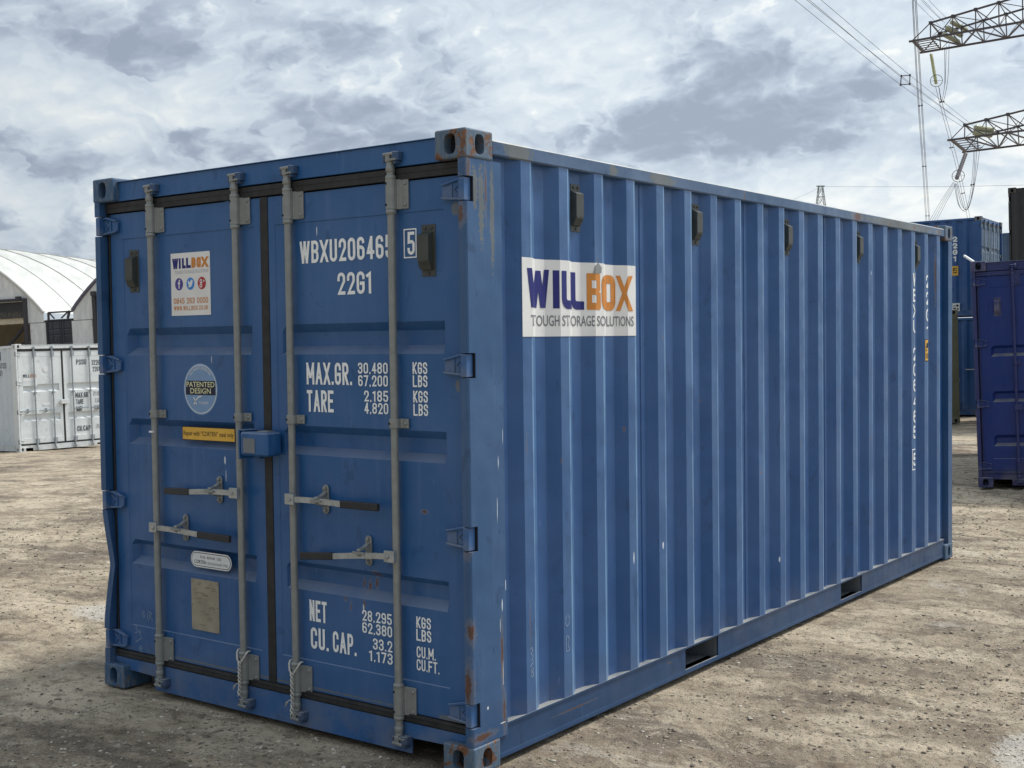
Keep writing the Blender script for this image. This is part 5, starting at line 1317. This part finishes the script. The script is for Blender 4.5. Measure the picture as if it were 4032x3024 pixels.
Alo, Blo = arm_frame(3736, 552, 3794, 599, 0, 0)
def arm_dir(A, u, v):
    d = dirpx(u, v); Q = CP+d*((A.z-CP.z)/d.z); t = (Q-A); return t.normalized()
# arms run level with true gravity, towards the tower at the right and a little towards the yard
bd = (Aup-CP); bd.z = 0; bd.normalize(); rr_ = Vector((bd.y, -bd.x, 0)); g_up = Vector((-.033, -.007, 1)).normalized()
ad_ = (rr_*math.cos(math.radians(16))-bd*math.sin(math.radians(16))); ad_ = (ad_-g_up*ad_.dot(g_up)).normalized()
_, ptu = cross_arm(Aup, Bup, ad_, 24, 2.2, 1.75, .115, 9, pyl)
_, ptl = cross_arm(Alo, Blo, ad_, 20, 1.7, 1.55, .115, 8, pyl)
# tower body beyond the right edge of the picture
tw = MB(); base = Aup+ad_*26+(Bup-Aup)*.5; base_g = Vector((base.x, base.y, -1.2)); topz = 46
def corner(i, z): 
    w_ = 5.2-(z/topz)*3.7; sx_, sy_ = ((-1, -1), (1, -1), (1, 1), (-1, 1))[i]; return base_g+g_up*z+ad_*(sx_*w_)+(Bup-Aup).normalized()*(sy_*w_)
zs_ = [0, 7, 13, 18.5, 23.5, 28, 32, 36, 40, 43.5, 46]
for z0_, z1_ in zip(zs_, zs_[1:]):
    for i in range(4):
        tw.bar(corner(i, z0_), corner(i, z1_), .28); tw.bar(corner(i, z0_), corner((i+1) % 4, z1_), .12); tw.bar(corner((i+1) % 4, z0_), corner(i, z1_), .12); tw.bar(corner(i, z1_), corner((i+1) % 4, z1_), .12)
tw.build('tower_body', M['pylon'], pyl)
def insulator(pts, r, mat, label, ring=None, group=None, n_=1, offs=((0, 0),), joint=None):
    A, B = pts; o = empty('insulator_string', Matrix.Translation(A)); tag(o, label, 'insulator', group)
    for (ou, ov) in offs:
        off = RT*ou-DN*ov
        t = (B-A); k_ = 26; P_ = []; R_ = []
        for i in range(k_+1):
            P_.append(off+t*(i/k_)); R_.append(r*(1 if i % 2 else .72) if 0 < i < k_ else r*.5)
        mb = MB(); mb.tube(P_, R_, 10, True); mb.build('insulator', mat, o, fix=False)
    if ring:
        c_, rr2, nrm = ring; mb = MB(); c_ = c_-A; nrm = nrm.normalized(); u_ = nrm.cross(Vector((0, 0, 1))).normalized(); w_ = nrm.cross(u_)
        mb.tube([c_+u_*rr2*math.cos(2*PI*i/24)+w_*rr2*math.sin(2*PI*i/24) for i in range(25)], .035, 5); mb.bar(c_-u_*rr2, c_+u_*rr2, .03); mb.build('grading_ring', M['wire'], o, fix=False)
    return o
I1 = (atd(3666, 212, DP+4.5), atd(3686, 330, DP+2)); insulator(I1, .20, M['insul_y'], 'long yellowish insulator hanging from the tip of the upper cross-arm', ring=(atd(3687, 318, DP+2), .66, atd(3687, 318, DP)-CP))
I2 = (atd(3803, 603, DP+4.5), atd(3766, 705, DP+2)); insulator(I2, .25, M['insul_grey'], 'long grey insulator slanting down from the tip of the lower cross-arm', ring=(atd(3773, 693, DP+2), .67, atd(3773, 693, DP)-CP))
insulator((atd(3728, 108, DP+1), atd(3786, 140, DP+4)), .30, M['insul'], 'cluster of fat greenish insulators lying in the upper cross-arm', offs=((0, 0), (.55, .65), (-.35, -.75)))
insulator((atd(3836, 522, DP+1), atd(3902, 532, DP+4)), .33, M['insul'], 'cluster of fat greenish insulators lying in the lower cross-arm', offs=((0, 0), (.15, .60)))
def wires(label, runs, r=.022, spacers=(), drop=None, name='power_line'):
    o = empty(name, Matrix.Identity(4)); tag(o, label, 'power line', 'conductor bundles')
    for run in runs:
        pts = [atd(u, v, d) for u, v, d in run]; dense = []
        for i in range(len(pts)-1):
            for k_ in range(6):
                t = k_/6; p0 = pts[max(i-1, 0)]; p1 = pts[i]; p2 = pts[i+1]; p3 = pts[min(i+2, len(pts)-1)]
                dense.append(.5*((2*p1)+(-p0+p2)*t+(2*p0-5*p1+4*p2-p3)*t*t+(-p0+3*p1-3*p2+p3)*t**3))
        dense.append(pts[-1]); mb = MB(); mb.tube(dense, r, 4, False, False); mb.build('conductor', M['wire'], o, fix=False)
    for sp_ in spacers:
        P_ = [atd(*q) for q in sp_]; mb = MB()
        for i in range(len(P_)): mb.bar(P_[i], P_[(i+1) % len(P_)], .07); mb.lathe([(-.09, .09), (.09, .09)], P_[i], k=6)
        mb.build('spacer', M['wire'], o, fix=False)
    return o
wires('four dark conductors with a square spacer, sloping down from the top to the lower cross-arm',
      [[(2900, -180, 70), (3130, 0, 86), (3546, 334, 112), (3790, 500, DP)], [(2940, -190, 70), (3177, 0, 86), (3549, 299, 112), (3812, 498, DP)], [(2950, -190, 70), (3187, 0, 86), (3582, 331, 112), (3826, 505, DP)], [(3000, -190, 70), (3233, 0, 86), (3583, 296, 112), (3838, 500, DP)]], .022,
      [[(3546, 334, 112), (3549, 299, 112), (3583, 296, 112), (3582, 331, 112)]])
wires('conductors running off the top into the insulators of the upper cross-arm',
      [[(3480, -130, 110), (3598, 0, 125), (3700, 102, DP)], [(3520, -130, 110), (3627, 0, 125), (3712, 85, DP)], [(3530, -130, 110), (3635, 0, 125), (3720, 90, DP)], [(3560, -120, 110), (3657, 0, 125), (3726, 70, DP)]])
wires('near vertical bundle of four conductors falling past the cross-arm tips',
      [[(3586, -150, 120), (3592, 0, 126), (3611, 350, 150), (3632, 655, 190), (3646, 880, 240)], [(3590, -150, 120), (3596, 0, 126), (3615, 350, 150), (3636, 655, 190), (3650, 880, 240)], [(3598, -150, 120), (3603, 0, 126), (3624, 350, 150), (3643, 655, 190), (3658, 880, 240)], [(3602, -150, 120), (3608, 0, 126), (3628, 350, 150), (3647, 655, 190), (3662, 880, 240)]], .030,
      [[(3619, 417, 155), (3631, 415, 155)], [(3633, 655, 190), (3645, 655, 190)], [(3646, 850, 230), (3658, 850, 230)]])
wires('jumper loop below the upper cross-arm and the pair falling on from its insulator',
      [[(3719, 185, DP+2), (3720, 320, DP+2), (3712, 385, DP+2), (3706, 400, DP+2), (3696, 340, DP+2)], [(3737, 175, DP+2), (3733, 300, DP+2), (3720, 380, DP+2), (3708, 403, DP+2), (3698, 345, DP+2)], [(3726, 180, DP+2), (3722, 330, DP+2)],
       [(3684, 342, DP+2), (3706, 430, 145), (3740, 560, 160), (3775, 700, 180), (3810, 860, 210)], [(3696, 342, DP+2), (3716, 430, 145), (3752, 560, 160), (3790, 720, 180), (3822, 870, 210)]], .026,
      [[(3703, 402, DP+2), (3716, 400, DP+2)], [(3741, 582, 160), (3752, 580, 160)], [(3786, 762, 185), (3796, 760, 185)]])
wires('jumper loop of four wires hanging in a deep U below the lower cross-arm',
      [[(3836, 560, DP+1), (3828, 700, DP+1), (3815, 790, DP+1), (3795, 828, DP+1), (3772, 800, DP+1), (3757, 722, DP+2)], [(3840, 565, DP+1), (3834, 700, DP+1), (3820, 795, DP+1), (3800, 832, DP+1), (3776, 805, DP+1), (3762, 722, DP+2)],
       [(3857, 590, DP+1), (3842, 700, DP+1), (3824, 790, DP+1), (3806, 826, DP+1), (3784, 800, DP+1), (3766, 722, DP+2)], [(3847, 575, DP+1), (3836, 720, DP+1), (3818, 800, DP+1), (3802, 826, DP+1), (3790, 800, DP+1), (3770, 720, DP+2)]], .024,
      [[(3824, 728, DP+1), (3835, 726, DP+1)]])
wires('four stays slanting down left from the lower insulator to behind the stacked containers',
      [[(3754, 716, DP+2), (3700, 800, DP+20), (3640, 905, DP+40)], [(3757, 718, DP+2), (3708, 800, DP+20), (3650, 905, DP+40)], [(3762, 722, DP+2), (3716, 800, DP+20), (3660, 905, DP+40)], [(3766, 724, DP+2), (3724, 800, DP+20), (3670, 905, DP+40)]], .022)
# distant pylon
fpz = CP+dirpx(3238, 1330)*400; fpt = atd(3231, 733, 400); fo = empty('lattice_pylon', Matrix.Translation(fpz)); tag(fo, 'small distant lattice pylon peeping over the container roof edge', 'pylon')
H_ = (fpt-fpz).length; ax_ = (fpt-fpz).normalized(); r1 = Vector((RT.x, RT.y, 0)).normalized(); r2 = ax_.cross(r1)
mb = MB(); lv = [0, .22, .4, .55, .68, .78, .86, .93, 1.0]
def fc(i, t): w_ = 5.2*(1-t)+.62; a_, b_2 = ((-1, -1), (1, -1), (1, 1), (-1, 1))[i]; return ax_*(H_*t)+r1*(a_*w_)+r2*(b_2*w_)
def fw(t): return 1
for t0, t1 in zip(lv, lv[1:]):
    for i in range(4): mb.bar(fc(i, t0), fc(i, t1), .15); mb.bar(fc(i, t0), fc((i+1) % 4, t1), .08); mb.bar(fc((i+1) % 4, t0), fc(i, t1), .12); mb.bar(fc(i, t1), fc((i+1) % 4, t1), .14)
mb.bar(ax_*H_-r1*1.3, ax_*H_+r1*1.3, .35); mb.build('tower_body', M['pylon_far'], fo)
wires('thin earth wire strung level from the distant pylon across the right', [[(3231, 735, 400), (3700, 735, 330), (4100, 727, 280)], [(3228, 737, 400), (3190, 757, 420), (3120, 788, 440)]], .035)
